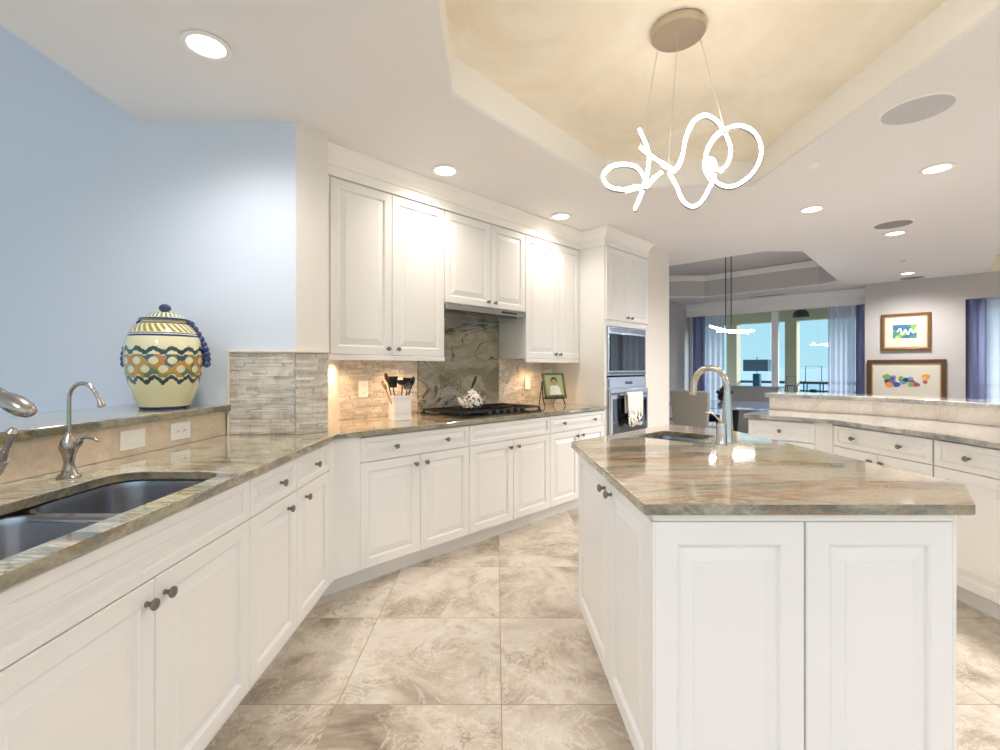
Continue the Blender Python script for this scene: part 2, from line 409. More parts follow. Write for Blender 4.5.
w2 = m.build('window_2', TRIMW, kind='structure')
wall45(MB(), 14.19, 6.95, 8.45, .02, 2.3, .01).build('pane', PANE, w2)
# window cornice
VL = 14.26
cor = MB().sweep([(4.05,VL-4.05),(6.262,VL-6.262),(6.33,VL-5.93)][:2], [(0,2.375),(0,2.50),(.02,2.52),(.045,2.58),(.07,2.635),(-.13,2.635),(-.13,2.375)])
tag(cor.build('window_cornice', TRIMW), 'white moulded cornice box over the dining window curtains', 'cornice')

# sea, balcony
def sea_mat():
    m, nt, b = new_mat('sea_water'); mp = mapping(nt, scale=(.02,.02,.02)); n = noise(nt, mp.outputs[0], 4, 6)
    r = ramp(nt, [(.35,(52,92,104)), (.65,(70,112,124))]); nt.links.new(n.outputs['Fac'], r.inputs[0]); nt.links.new(r.outputs[0], b.inputs['Base Color'])
    b.inputs['Roughness'].default_value = .5; return m
sea = MB(); sea.box(-20000, 40, -46, 25000, 40000, -45); sea.build('sea', sea_mat(), kind='structure')
OLIVE = pm('balcony_paint', (190,178,146), .7)
MB().slab([(3.0,11.75),(9.6,5.15),(12.6,8.15),(6.0,14.75)], -.2, -.06).build('floor_balcony', pm('balcony_tile',(170,168,160),.5), kind='structure')
MB().slab([(2.2,12.55),(9.6,5.15),(12.2,7.75),(4.8,15.15)], 2.72, 2.9).build('ceiling_balcony', OLIVE, kind='structure')
wall45(MB(), 17.7, 4.0, 10.0, 2.38, 2.72, .3).build('wall_balcony_beam', OLIVE, kind='structure')
for k, (x, w, lb) in enumerate(((5.78,.17,'olive grey square balcony column behind the dining table lamp side of the window'), (6.69,.17,'olive grey square balcony column beyond the right window light'))):
    cm = MB(); wall45(cm, 17.7, x, x+w, -.06, 2.38, .3); cm.build('balcony_column', OLIVE, bevel=.01); tag(bpy.context.scene.objects[-1] if False else [o for o in COL.objects if o.name.startswith('balcony_column')][-1], lb, 'column', 'balcony columns')
RAIL = pm('railing_green', (60,84,84), .5)
rl = thing('balcony_railing', 'dark green metal balcony railing in front of the sea', 'railing', (6.0,12.2,-.06), -A45)
MB().box(-3.2,-.03,.98, 5.0,.03,1.04).build('top_rail', RAIL, rl)
MB().box(-3.2,-.02,.80, 5.0,.02,.84).build('middle_rail', RAIL, rl)
m = MB()
for i in range(75): m.box(-3.2+i*.11,-.01,0, -3.19+i*.11,.01,.80)
m.build('balusters', pm('baluster_white',(222,226,226),.5), rl)['kind'] = 'stuff'
hp = thing('hanging_lamp', 'dark domed lamp hanging on the balcony beyond the window', 'lamp', (6.28,9.78,0))
DG = pm('dark_green_metal', (36,48,44), .5)
MB().lathe([(.15,2.33),(.15,2.37),(.13,2.43),(.09,2.48),(.03,2.51),(.02,2.52),(1e-6,2.52)], 24).build('lamp_shade', DG, hp, smooth=True)
MB().lathe([(.015,2.52),(.015,2.72)], 10).build('stem', DG, hp)
MB().lathe([(.06,2.70),(.06,2.72)], 16).build('ceiling_rose', DG, hp)

# ------------------------------------------------------------------ cabinets
def door_mesh(w, h, t=.02, st=.058, raised=True):
    """raised-panel front, x 0..w, z 0..h, back at y=0, front at y=-t"""
    loops = [(0,0),(0,-t+.003),(.003,-t)]
    if raised: loops += [(st-.006,-t),(st-.003,-t+.002),(st,-t+.004),(st+.002,-t+.012),(st+.009,-t+.012),(st+.010,-t+.011),(st+.040,-t+.003),(st+.042,-t+.001),(st+.044,-t+.001)]
    v = []; f = []
    lim = min(w, h)/2-.004
    for ins, y in loops:
        i = min(ins, lim); v += [(i,y,i),(w-i,y,i),(w-i,y,h-i),(i,y,h-i)]
    for k in range(len(loops)-1):
        for j in range(4):
            a = k*4+j; b = k*4+(j+1) % 4; f.append((a, b, b+4, a+4))
    f.append((0,1,2,3)); n = (len(loops)-1)*4; f.append((n,n+1,n+2,n+3))
    return MB().add(v, f)
KP = [(.0075,0),(.0065,.004),(.0055,.010),(.0075,.015),(.0135,.019),(.0155,.023),(.0140,.027),(.008,.030),(1e-6,.031)]
knob_me = MB().lathe(KP, 16, axis='y')
def knob(parent, x, z, y=-.02):
    return knob_me.build('knob', KNOBM, parent, loc=(x, y, z), smooth=True)
def front(parent, kind, x0, x1, z0, z1, knobs=(), y=.02, st=None):
    g = .0018
    w, h = x1-x0-2*g, z1-z0-2*g
    st = st or (.058 if kind == 'door' else .034)
    d = door_mesh(w, h, st=st).build(kind, WHITE, parent, loc=(x0+g, y, z0+g))
    for kx, kz in knobs: knob(d, kx-x0-g, kz-z0-g)
    return d
TOE, CT = .114, .895
def carcass(parent, x0, x1, d=.60, z0=TOE, z1=CT, toe=True, top=False, ends=(0,0)):
    t = .018; m = MB()
    m.box(x0+.0005,.021,z0, x0+t,d,z1); m.box(x1-t,.021,z0, x1-.0005,d,z1); m.box(x0+t,.021,z0, x1-t,d,z0+t); m.box(x0+t,d-.01,z0, x1-t,d,z1)
    m.box(x0+t,.021,z1-.02, x1-t,.05,z1); m.box(x0+t,.03,z0, x1-t,.045,z1-.02)
    if top: m.box(x0+t,.021,z1-t, x1-t,d,z1)
    m.build('body', WHITE, parent)
    if toe: MB().box(x0+.0005,.085,0, x1-.0005,.10,z0).build('toe_kick', WHITE, parent)
def base_cabinet(label, origin, rz, x0, x1, doors, drawers, group=None, d=.60, name='base_cabinet', split=.737):
    """doors / drawers: lists of (xa, xb, [knob x ...]); knob height is fixed near the top rail"""
    t = thing(name, label, 'cabinet', (origin[0], origin[1], 0), rz, group)
    carcass(t, x0, x1, d)
    for xa, xb, ks in doors: front(t, 'door', xa, xb, TOE, split if drawers else CT-.01, [(k, (split if drawers else CT-.01)-.055) for k in ks])
    for xa, xb, ks in drawers: front(t, 'drawer', xa, xb, split, CT-.01, [(k, (split+CT-.01)/2) for k in ks])
    return t
# left run: face X=-.90, local x = world Y, local y = -X
LR = (-.90, 0); g1 = 'white base cabinets along the left counter'
base_cabinet('white sink cabinet with two knobbed doors and one wide blank front, under the double sink', LR, PI/2, .774, 1.738,
             [(.774,1.256,[1.222]),(1.256,1.738,[1.29])], [(.774,1.738,[])], g1, name='sink_cabinet')
base_cabinet('white base cabinet with two drawers and two doors between sink cabinet and corner', LR, PI/2, 1.738, 2.565,
             [(1.738,2.148,[2.055]),(2.148,2.565,[2.245])], [(1.738,2.148,[1.985]),(2.148,2.565,[2.37])], g1)
base_cabinet('white base cabinet at the near end of the left counter, partly outside the picture', LR, PI/2, -.3, .774,
             [(-.3,.237,[.2]),(.237,.774,[.28])], [(-.3,.774,[])], g1)
# corner filler
m = MB(); m.slab([(-.90,2.565),(-.90,2.64),bw(.158,0),bw(.158,.02),(-.915,2.655),(-.92,2.64),(-.92,2.565)], TOE, CT)
cf = m.build('corner_panel', WHITE); tag(cf, 'narrow plain white corner panel where the left and back cabinets meet', 'cabinet panel')
MB().slab([(-.985,2.565),(-.985,2.675),bw(.158,.085),bw(.158,.10),(-1.0,2.69),(-1.0,2.565)], 0, TOE-.001).build('toe_kick', WHITE, cf)
# back run
g2 = 'white base cabinets along the back counter'
base_cabinet('white base cabinet with one two-knob drawer, left of the cooktop beneath the utensil crock', O, A45, .158, 1.007,
             [(.158,.586,[.545]),(.586,1.007,[.628])], [(.158,1.007,[.40,.80])], g2)
base_cabinet('white two-door base cabinet with a blank top front, directly beneath the black cooktop', O, A45, 1.007, 1.918,
             [(1.007,1.464,[1.42]),(1.464,1.918,[1.51])], [(1.007,1.918,[])], g2)
base_cabinet('white base cabinet with a two-knob drawer, between cooktop cabinet and oven tower', O, A45, 1.918, 2.752,
             [(1.918,2.335,[2.295]),(2.335,2.752,[2.375])], [(1.918,2.752,[2.10,2.57])], g2)
# wall cabinets: faces at local y=.305
UY = .285; UT = 2.475
def wall_cabinet(label, x0, x1, z0, doors, rail=True):
    t = thing('wall_cabinet', label, 'cabinet', (bw(0,UY)[0], bw(0,UY)[1], 0), A45, 'white wall cabinets above the back counter')
    d = .635-UY-.002; th = .018; m = MB()
    m.box(x0+.001,.021,z0, x0+th,d,UT); m.box(x1-th,.021,z0, x1-.001,d,UT); m.box(x0+th,.021,z0, x1-th,d,z0+th); m.box(x0+th,.021,UT-th, x1-th,d,UT); m.box(x0+th,d-.01,z0, x1-th,d,UT); m.box(x0+th,.03,z0, x1-th,.045,UT)
    m.build('body', WHITE, t)
    if doors[0][0] - x0 > .03: MB().box(x0+.001,.005,z0, doors[0][0]-.002,.021,UT).build('filler_strip', WHITE, t)
    for xa, xb, k in doors: front(t, 'door', xa, xb, z0, UT-.003, [(k, z0+.045)])
    if rail: MB().box(x0+.001,-.004,z0-.035, x1-.001,.016,z0-.001).build('light_rail', WHITE, t, bevel=.004)
    return t
wall_cabinet('tall white wall cabinet with two long doors, left of the range hood above the crock', .022, 1.015, 1.375, [(.115,.5575,.52),(.5575,1.013,.60)])
wall_cabinet('short white two-door wall cabinet directly above the steel range hood', 1.016, 1.928, 1.782, [(1.018,1.4995,1.46),(1.4995,1.927,1.54)], rail=False)
wall_cabinet('tall white wall cabinet with two long doors, between range hood and oven tower', 1.929, 2.752, 1.375, [(1.931,2.382,2.345),(2.382,2.75,2.42)])
# hood
hd = thing('range_hood', 'slim stainless range hood tucked under the short wall cabinet', 'range hood', (bw(0,0)[0], bw(0,0)[1], 0), A45)
m = MB(); m.add([(1.02,.275,1.735),(1.924,.275,1.735),(1.924,.275,1.778),(1.02,.275,1.778),(1.02,.60,1.70),(1.924,.60,1.70),(1.924,.60,1.778),(1.02,.60,1.778)],
      [(0,1,2,3),(4,7,6,5),(0,4,5,1),(3,2,6,7),(0,3,7,4),(1,5,6,2)]); m.build('body', STEEL, hd, bevel=.003)
MB().box(1.1,.30,1.722, 1.84,.55,1.728).build('grease_filter', pm('filter_steel',(120,120,120),.4,1), hd, rot=(0,0,0))
MB().box(1.62,.270,1.750, 1.80,.2745,1.764).build('control_strip', BLACK, hd)
# crown moulding
path = [bw(.022,.305-.02), bw(2.7535,.305-.02), bw(2.7535,0), bw(3.606,0), bw(3.606,.2)]
CP = [(0,UT+.001),(.012,UT+.001),(.012,2.535),(.020,2.54),(.024,2.555),(.045,2.585),(.075,2.612),(.082,2.622),(.082,2.639),(-.03,2.639),(-.03,UT+.001)]
MB().sweep(path[:4], [(o,z) for o,z in CP]).build('trim_4', TRIMW, kind='structure')
# oven tower
tw = thing('oven_tower', 'tall white cabinet tower housing the microwave and wall oven', 'cabinet', (O.x, O.y, 0), A45)
x0, x1 = 2.7535, 3.604; m = MB()
m.box(x0,.0,0, x0+.04,.633,UT); m.box(x1-.04,.0,0, x1,.633,UT); m.box(x0+.04,.61,0, x1-.04,.633,UT)
m.box(x0+.04,.02,.50, x1-.04,.61,.52); m.box(x0+.04,.0,1.705, x1-.04,.61,1.765); m.box(x0+.04,.02,UT-.02, x1-.04,.61,UT); m.box(x0+.04,.05,0, x1-.04,.07,.11)
m.build('body', WHITE, tw)
front(tw, 'door', x0+.01, (x0+x1)/2, 1.762, UT-.006, [((x0+x1)/2-.045, 1.80)], y=-.0005)
front(tw, 'door', (x0+x1)/2, x1-.01, 1.762, UT-.006, [((x0+x1)/2+.045, 1.80)], y=-.0005)
front(tw, 'drawer', x0+.04, x1-.04, .12, .50, [((x0+x1)/2, .31)], y=.02)
ox0, ox1 = x0+.044, x1-.044
mw = thing('microwave', 'built-in stainless microwave with a reflective dark glass door, above the wall oven', 'microwave', (O.x, O.y, 0), A45)
MB().box(ox0,-.012,1.215, ox1,.45,1.70).build('housing', STEEL, mw, bevel=.003)
MB().box(ox0+.035,-.020,1.262, ox1-.17,-.012,1.628).build('door', BGLASS, mw, bevel=.002)
MB().box(ox1-.165,-.018,1.262, ox1-.03,-.012,1.628).build('control_panel', pm('control_glass',(34,36,42),.15), mw, bevel=.002)
m = MB()
for i in range(4): m.box(ox0+.03,-.0135,1.648+i*.011, ox1-.03,-.0121,1.653+i*.011)
m.build('vent_slots', BLACK, mw)
MB().box(ox0+.02,-.0165,1.225, ox1-.02,-.0122,1.252).build('trim_strip', pm('dark_steel',(96,98,102),.3,1), mw)
ov = thing('wall_oven', 'built-in stainless wall oven with a bar handle and dark window, below the microwave', 'oven', (O.x, O.y, 0), A45)
MB().box(ox0,-.012,.525, ox1,.50,1.20).build('housing', STEEL, ov, bevel=.003)
MB().box(ox0+.015,-.022,1.095, ox1-.015,-.012,1.185).build('control_panel', STEEL, ov, bevel=.003)
MB().box(ox0+.31,-.0235,1.125, ox0+.45,-.0222,1.155).build('display', pm('display_glass',(70,84,104),.1), ov)
dr = MB().box(ox0+.010,-.040,.575, ox1-.010,-.012,1.082).build('door', STEEL, ov, bevel=.004)
MB().box(ox0+.045,-.0425,.625, ox1-.045,-.0402,.985).build('door_window', BGLASS, dr)
m = MB(); m.tube([(ox0+.075,-.085,1.030),(ox1-.13,-.085,1.030)], .011, 12); m.tube([(ox0+.09,-.04,1.030),(ox0+.09,-.085,1.030)], .008, 8); m.tube([(ox1-.15,-.04,1.030),(ox1-.15,-.085,1.030)], .008, 8)
m.build('handle', STEEL, dr, smooth=True)
# towel over the handle
def towel_mat():
    m, nt, b = new_mat('printed_towel'); mp = mapping(nt)
    sp = nt.nodes.new('ShaderNodeSeparateXYZ'); nt.links.new(mp.outputs[0], sp.inputs[0])
    n = noise(nt, mp.outputs[0], 26, 3); r = ramp(nt, [(.52,(244,240,232)), (.56,(40,36,34))]); nt.links.new(n.outputs['Fac'], r.inputs[0])
    z = nt.nodes.new('ShaderNodeMapRange'); z.inputs[1].default_value = .90; z.inputs[2].default_value = .80; nt.links.new(sp.outputs['Z'], z.inputs[0])
    c = mix(nt, z.outputs[0], L((244,240,232)), r.outputs[0]); nt.links.new(c, b.inputs['Base Color']); b.inputs['Roughness'].default_value = .9; return m
tx0, tx1 = 3.015, 3.325; v = []; f = []; nx = 24
profy = [(-.066,.84),(-.068,1.0),(-.072,1.034),(-.085,1.046),(-.098,1.034),(-.102,1.0),(-.104,.90),(-.104,.80),(-.103,.72)]
for j, (y, z) in enumerate(profy):
    for i in range(nx+1):
        u = i/nx; k = max(0, 1.0-z)/.28; wv = .006*math.sin(u*PI*6)*k; sq = 1-.10*k
        v.append(((tx0+tx1)/2+(u-.5)*(tx1-tx0)*sq, y-abs(wv), z - .02*k*abs(math.sin(u*PI*2))))
for j in range(len(profy)-1):
    for i in range(nx): a = j*(nx+1)+i; f.append((a,a+1,a+nx+2,a+nx+1))
tl = MB().add(v, f).build('towel', towel_mat(), loc=(O.x,O.y,0), rot=(0,0,A45), smooth=True)
sd = tl.modifiers.new('s', 'SOLIDIFY'); sd.thickness = .003; sd.offset = 0
tag(tl, 'white kitchen towel with dark printed ends hanging over the oven handle', 'towel')

# ------------------------------------------------------------------ worktops
sink_hole = rrect(-1.32, .69, -.945, 1.68, .10)
poly = [(-.875,-.30),(-.875,2.63),bw(2.752,-.025),bw(2.752,.634),bw(.0215,.634),(P2[0]+.001,P2[1]-.002),(-1.098,2.606),(-1.47,2.606),(-1.69,-.30)]
wt = MB().slab(poly, CT, .925, [sink_hole]).build('worktop', GRANL, bevel=.004)
tag(edged(wt), 'green and gold veined stone worktop along the left and back walls with a sink cutout', 'worktop')
# sink
def basin(outline, ztop, zbot, name, parent, drain):
    n = len(outline); c = Vector((sum(p[0] for p in outline)/n, sum(p[1] for p in outline)/n)); v = []; f = []
    rings = [(1.06,ztop),(1.0,ztop),(.985,ztop-.02),(.96,zbot+.03),(.93,zbot+.008),(.86,zbot),(.2,zbot-.004)]
    for s_, z in rings:
        for p in outline: q = c+(Vector(p)-c)*s_; v.append((q.x,q.y,z))
    for k in range(len(rings)-1):
        for i in range(n): a = k*n+i; b = k*n+(i+1) % n; f.append((a,b,b+n,a+n))
    f.append(tuple((len(rings)-1)*n+i for i in range(n)))
    o = MB().add(v, f).build(name, STEELD, parent, smooth=True)
    MB().lathe([(.042,zbot-.003),(.042,zbot+.001),(.03,zbot),(.02,zbot-.002),(1e-6,zbot-.002)], 20, (c.x,c.y,0)).build('drain', STEEL, o)
    return o
sk = thing('kitchen_sink', 'double bowl stainless undermount sink set in the left worktop', 'sink', (0,0,0))
sk.location = (-1.13,1.18,.68)
def shift(o, d):
    o.location = Vector(o.location)-Vector(d)
b1 = basin(rrect(-1.315,.70,-.950,1.272,.07), .892, .68, 'bowl', sk, 1); shift(b1, sk.location)
b2 = basin(rrect(-1.315,1.300,-.950,1.675,.095), .892, .72, 'bowl', sk, 1); shift(b2, sk.location)
r1 = MB().box(-1.318,1.268,.874, -.947,1.304,.884).build('divider', STEEL, sk, bevel=.004); shift(r1, sk.location)

# filter tap
def tap_small():
    t = thing('filter_tap', 'small brushed nickel gooseneck filter tap with side lever behind the double sink', 'tap', (-1.425,1.585,.9252), 0)
    MB().lathe([(.034,0),(.034,.004),(.026,.010),(.018,.028),(.014,.05),(.018,.072),(.0255,.092),(.027,.105),(.022,.122),(.012,.138),(.008,.150),(1e-6,.152)], 24).build('body', NICKEL, t, smooth=True)
    pts = [(0,0,.145),(0,0,.20),(0,0,.26)]+[(.045-.045*math.cos(a), -.0*a, .262+.052*math.sin(a)) for a in [PI*i/10 for i in range(1,9)]]+[(.100,0,.262),(.106,0,.252)]
    MB().tube(pts, [.0065]*(len(pts)-2)+[.006,.006], 12).build('spout', NICKEL, t, smooth=True)
    MB().tube([(.100,0,.262),(.108,0,.240),(.110,0,.236)], [.006,.011,.011], 14).build('nozzle', NICKEL, t, smooth=True)
    MB().tube([(.02,0,.095),(.035,0,.118),(.042,0,.128)], [.009,.011,.006], 12).build('valve', NICKEL, t, smooth=True)
    MB().tube([(.035,0,.128),(.055,0,.134),(.075,0,.131),(.088,0,.129),(.098,0,.120)], [.005,.006,.004,.006,.003], 10).build('lever', NICKEL, t, smooth=True)
tap_small()
def tap_main():
    t = thing('kitchen_faucet', 'brushed nickel pull-out faucet with a bulbous spray head at the left picture edge', 'faucet', (-1.445,1.285,.9252), 0)
    MB().lathe([(.034,0),(.034,.006),(.028,.014),(.024,.04),(.025,.12),(.022,.16),(.018,.19)], 24).build('body', NICKEL, t, smooth=True)
    pts = [(0,0,.18)]+[(.075-.075*math.cos(a), 0, .235+.065*math.sin(a)) for a in [PI*i/10 for i in range(0,7)]]+[(.115,0,.285)]
    MB().tube(pts, .016, 14).build('spout', NICKEL, t, smooth=True)
    MB().tube([(.098,0,.287),(.125,-.004,.280),(.155,-.008,.267),(.18,-.012,.254),(.197,-.014,.245),(.203,-.015,.241)], [.017,.026,.030,.027,.019,.008], 18, flat=.8).build('spray_head', NICKEL, t, smooth=True)
    hb = MB().tube([(.005,-.01,.02),(.03,-.012,.035),(.10,-.02,.095),(.130,-.022,.125)], [.020,.024,.026,.018], 16).build('side_valve', NICKEL, t, smooth=True)
    MB().tube([(.128,-.022,.122),(.145,-.024,.15),(.155,-.025,.175),(.162,-.026,.195),(.166,-.026,.205)], [.013,.0065,.009,.014,.007], 12).build('lever', NICKEL, t, smooth=True)
tap_main()

# ------------------------------------------------------------------ left ledge, backsplashes, pilaster stone
def rx(y, d=0): return -1.475-.0745*(2.6-y)+d
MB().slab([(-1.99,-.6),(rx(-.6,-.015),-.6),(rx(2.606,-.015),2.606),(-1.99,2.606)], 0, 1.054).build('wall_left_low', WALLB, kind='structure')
bs = MB().slab([(rx(-.3,-.014),-.3),(rx(-.3),-.3),(rx(2.602),2.602),(rx(2.602,-.014),2.602)], .9255, 1.054).build('tile_backsplash', TRAVL); tag(bs, 'peach travertine backsplash strip behind the double sink', 'backsplash')
lg = MB().slab([(-2.04,-.6),(rx(-.6,.028),-.6),(rx(2.606,.024),2.606),(-2.04,2.606)], 1.055, 1.09).build('ledge_top', GRANL, bevel=.008); tag(edged(lg), 'raised veined stone ledge carrying the painted jar', 'ledge')
def stones(m, p0, p1, z0, z1, rng, out=.012, rows=.016, gap=.0016):
    p0, p1 = Vector(p0), Vector(p1); d = (p1-p0); Ln = d.length; d.normalize(); nrm = Vector((d.y,-d.x)); z = z0
    while z < z1-.002:
        h = min(rng.uniform(rows*.6, rows*1.4), z1-z); x = -rng.uniform(0,.05)
        while x < Ln:
            l = rng.uniform(.035,.15); a, b = max(0,x), min(Ln,x+l)-gap
            if b-a > .004:
                o = rng.uniform(.25,1)*out; o2 = o*rng.uniform(.7,1.1)
                q = [p0+d*a, p0+d*b, p0+d*b+nrm*o2, p0+d*a+nrm*o]
                v = [(*k,z) for k in q]+[(*k,z+h-gap) for k in q]
                v[2] = (*(q[2]-nrm*.002),z); v[3] = (*(q[3]-nrm*.002),z)
                m.add(v, [(0,3,2,1),(4,5,6,7),(0,1,5,4),(1,2,6,5),(2,3,7,6),(3,0,4,7)])
            x += l
        z += h
    return m
rng = random.Random(3)
def shade(o):
    for k in (1,2): o.data.materials.append(STONES[k])
    for i, p in enumerate(o.data.polygons): p.material_index = (0,1,0,2,1)[(i//6*7) % 5]
    return o
m = MB(); A, B, C2 = (-1.452,2.605), (-1.1,2.605), (P2[0]+.001,P2[1]-.003)
stones(m, A, B, .927, 1.372, rng, .017, .015); stones(m, B, C2, .927, 1.372, rng, .017, .015)
ps = shade(m.build('stone_cladding', STONE)); tag(ps, 'pale split-face stone cladding on the angled pilaster by the painted jar', 'stone cladding')
MB().sweep([A, B, C2], [(0,1.373),(.024,1.373),(.026,1.38),(.024,1.388),(0,1.388)]).build('cap_strip', pm('stone_cap',(226,216,200),.5), ps)
MB().sweep([(-1.467,2.605),(-1.453,2.605)], [(0,.927),(.015,.927),(.015,1.388),(0,1.388)]).build('edge_strip', MATS['stone_cap'], ps)
def back_stone(xa, xb, label):
    m = stones(MB(), (xa,.634), (xb,.634), .927, 1.373, rng, out=.015, rows=.016)
    o = shade(m.build('stone_backsplash', STONE, loc=(O.x,O.y,0), rot=(0,0,A45))); tag(o, label, 'backsplash', 'split-face stone backsplash panels')
back_stone(.024, 1.012, 'split-face stone backsplash left of the slab, behind the utensil crock')
back_stone(1.932, 2.750, 'split-face stone backsplash right of the slab, behind the photo easel')
sb = MB().box(1.014,.615,.9265, 1.927,.634,1.69).build('slab_backsplash', GRANS, loc=(O.x,O.y,0), rot=(0,0,A45))
tag(sb, 'tall olive grey veined stone slab behind the cooktop', 'backsplash')
def puck(x, label):
    t = thing('cabinet_light', label, 'light', (*bw(x,.45),1.372), A45, 'under-cabinet lights')
    MB().lathe([(.035,-.012),(.035,0)], 20).build('housing', STEEL, t)
    MB().lathe([(.028,-.0135),(.028,-.0125)], 20).build('lens', LAMPW, t)
    ld = bpy.data.lights.new('puck', 'SPOT'); ld.energy = 8; ld.color = (1,.62,.34); ld.spot_size = math.radians(150); ld.spot_blend = .8; ld.shadow_soft_size = .03
    lo = bpy.data.objects.new('bulb', ld); COL.objects.link(lo); lo.parent = t; lo.location = (0,0,-.02)
puck(.30, 'small round light under the wall cabinet left of the crock'); puck(.78, 'small round light under the wall cabinet above the crock'); puck(2.3, 'small round light under the wall cabinet above the photo easel')

# outlets
PLATE = pm('switch_plate', (250,249,246), .4)
def outlet(label, loc, rz, w, h, kind):
    t = thing('wall_outlet', label, 'outlet', loc, rz, 'white wall plates')
    MB().box(-w/2,-.006,-h/2, w/2,0,h/2).build('plate', PLATE, t, bevel=.002)
    if kind == 'rocker':
        MB().box(-w*.3,-.009,-h*.22, w*.3,-.006,h*.22).build('switch', PLATE, t, bevel=.001)
    else:
        for s in (-1,1):
            cx, cz = (s*w*.17, 0) if w > h else (0, s*h*.2)
            r_ = MB().lathe([(.015,.006),(.015,.008),(.001,.008)], 16, (cx,0,cz), 'y').build('socket', PLATE, t)
            MB().box(cx-.006,-.0086,cz-.004, cx-.004,-.008,cz+.004).box(cx+.004,-.0086,cz-.004, cx+.006,-.008,cz+.004).build('slots', BLACK, r_)
outlet('white rocker switch plate on the peach backsplash, nearer the filter tap', (rx(1.985,.0005),1.985,.992), PI/2-.0744, .125,.08,'rocker')
outlet('white sideways outlet plate on the peach backsplash, nearer the painted jar', (rx(2.255,.0005),2.255,.992), PI/2-.0744, .125,.08,'duplex')
outlet('white upright outlet plate on the stone backsplash left of the crock', (*bw(.525,.616),1.137), A45, .075,.12,'duplex')
outlet('white upright switch plate on the stone backsplash left of the photo easel', (*bw(2.33,.616),1.137), A45, .075,.12,'rocker')

# ------------------------------------------------------------------ jar on the ledge
def jar_mat():
    m, nt, b = new_mat('painted_glaze'); t = nt.nodes.new('ShaderNodeTexCoord'); sp = nt.nodes.new('ShaderNodeSeparateXYZ'); nt.links.new(t.outputs['Object'], sp.inputs[0])
    at = nt.nodes.new('ShaderNodeMath'); at.operation = 'ARCTAN2'; nt.links.new(sp.outputs['Y'], at.inputs[0]); nt.links.new(sp.outputs['X'], at.inputs[1])
    def M(op, a, b_=None, c_=None):
        n = nt.nodes.new('ShaderNodeMath'); n.operation = op
        for i, q in enumerate((a, b_, c_)):
            if q is None: continue
            if isinstance(q, bpy.types.NodeSocket): nt.links.new(q, n.inputs[i])
            else: n.inputs[i].default_value = q
        return n.outputs[0]
    Z = sp.outputs['Z']; U = at.outputs[0]
    cream = L((226,220,180)); blue = L((36,54,110)); navy = L((40,66,70)); col = cream
    def band(z0, z1): return M('MULTIPLY', M('GREATER_THAN', Z, z0), M('LESS_THAN', Z, z1))
    cu = nt.nodes.new('ShaderNodeCombineXYZ'); nt.links.new(M('MULTIPLY', U, 1.75), cu.inputs[0]); nt.links.new(M('MULTIPLY', Z, 11), cu.inputs[1])
    vo = nt.nodes.new('ShaderNodeTexVoronoi'); vo.inputs['Scale'].default_value = 2.2; nt.links.new(cu.outputs[0], vo.inputs['Vector'])
    # leafy band: scalloped vertical motif repeated round the belly
    sn = M('SINE', M('MULTIPLY', U, 14)); zz = M('MULTIPLY', M('SUBTRACT', Z, .215), 11)
    leaf = M('LESS_THAN', M('ABSOLUTE', M('ADD', M('MULTIPLY', sn, .75), M('SINE', M('MULTIPLY', zz, 7.0)))), .9)
    lr = ramp(nt, [(0,(96,116,84)), (.28,(190,146,66)), (.5,(136,140,84)), (.7,(196,128,60)), (.86,(64,90,112))], 'CONSTANT')
    sc = nt.nodes.new('ShaderNodeSeparateColor'); nt.links.new(vo.outputs['Color'], sc.inputs[0]); nt.links.new(sc.outputs[0], lr.inputs[0])
    c1 = mix(nt, M('MULTIPLY', leaf, band(.155,.265)), cream, lr.outputs[0])
    nz = noise(nt, cu.outputs[0], 7, 3)
    for zc, am in ((.145,.012), (.285,.010)):
        wv = M('ADD', M('MULTIPLY', M('SINE', M('MULTIPLY', U, 14)), am), M('MULTIPLY', nz.outputs['Fac'], .03))
        d = M('LESS_THAN', M('ABSOLUTE', M('SUBTRACT', M('SUBTRACT', Z, zc-.015), wv)), .011)
        c1 = mix(nt, d, c1, navy)
    for z0, z1, cc in ((0,.012,blue), (.352,.362,blue), (.366,.371,blue), (.416,.422,blue)):
        c1 = mix(nt, band(z0,z1), c1, cc)
    zg = M('MULTIPLY', band(.374,.414), M('GREATER_THAN', M('SINE', M('ADD', M('MULTIPLY', U, 30), M('MULTIPLY', Z, 160))), -.1))
    c1 = mix(nt, zg, c1, L((150,140,70)))
    c1 = mix(nt, M('MULTIPLY', band(.446,.475), M('GREATER_THAN', M('SINE', M('MULTIPLY', U, 26)), .1)), c1, L((110,130,110)))
    nt.links.new(c1, b.inputs['Base Color']); b.inputs['Roughness'].default_value = .15; b.inputs['Coat Weight'].default_value = .6
    return m
JM = jar_mat(); COB = pm('cobalt_glaze', (36,52,104), .15, coat=.6)
jr = thing('lidded_jar', 'large painted ceramic jar with blue rope handles standing on the stone ledge', 'jar', (-1.655,2.375,1.0903), 0)
MB().lathe([(.104,0),(.108,.006),(.109,.015),(.128,.06),(.148,.12),(.161,.18),(.167,.24),(.165,.30),(.157,.345),(.143,.375),(.122,.405),(.102,.422),(.096,.432),(.090,.432)], 48).build('body', JM, jr, smooth=True)
MB().lathe([(.090,.433),(.104,.434),(.107,.440),(.102,.446),(.08,.452),(.070,.466),(.055,.474),(.03,.478),(1e-6,.479)], 40).build('lid', JM, jr, smooth=True)
MB().lathe([(.1035,.4345),(.1085,.437),(.1085,.442),(.103,.4455)], 40).build('lid_rim', COB, jr, smooth=True)
MB().sphere((0,0,.498), .027, 10, .8).build('finial', COB, jr, smooth=True)
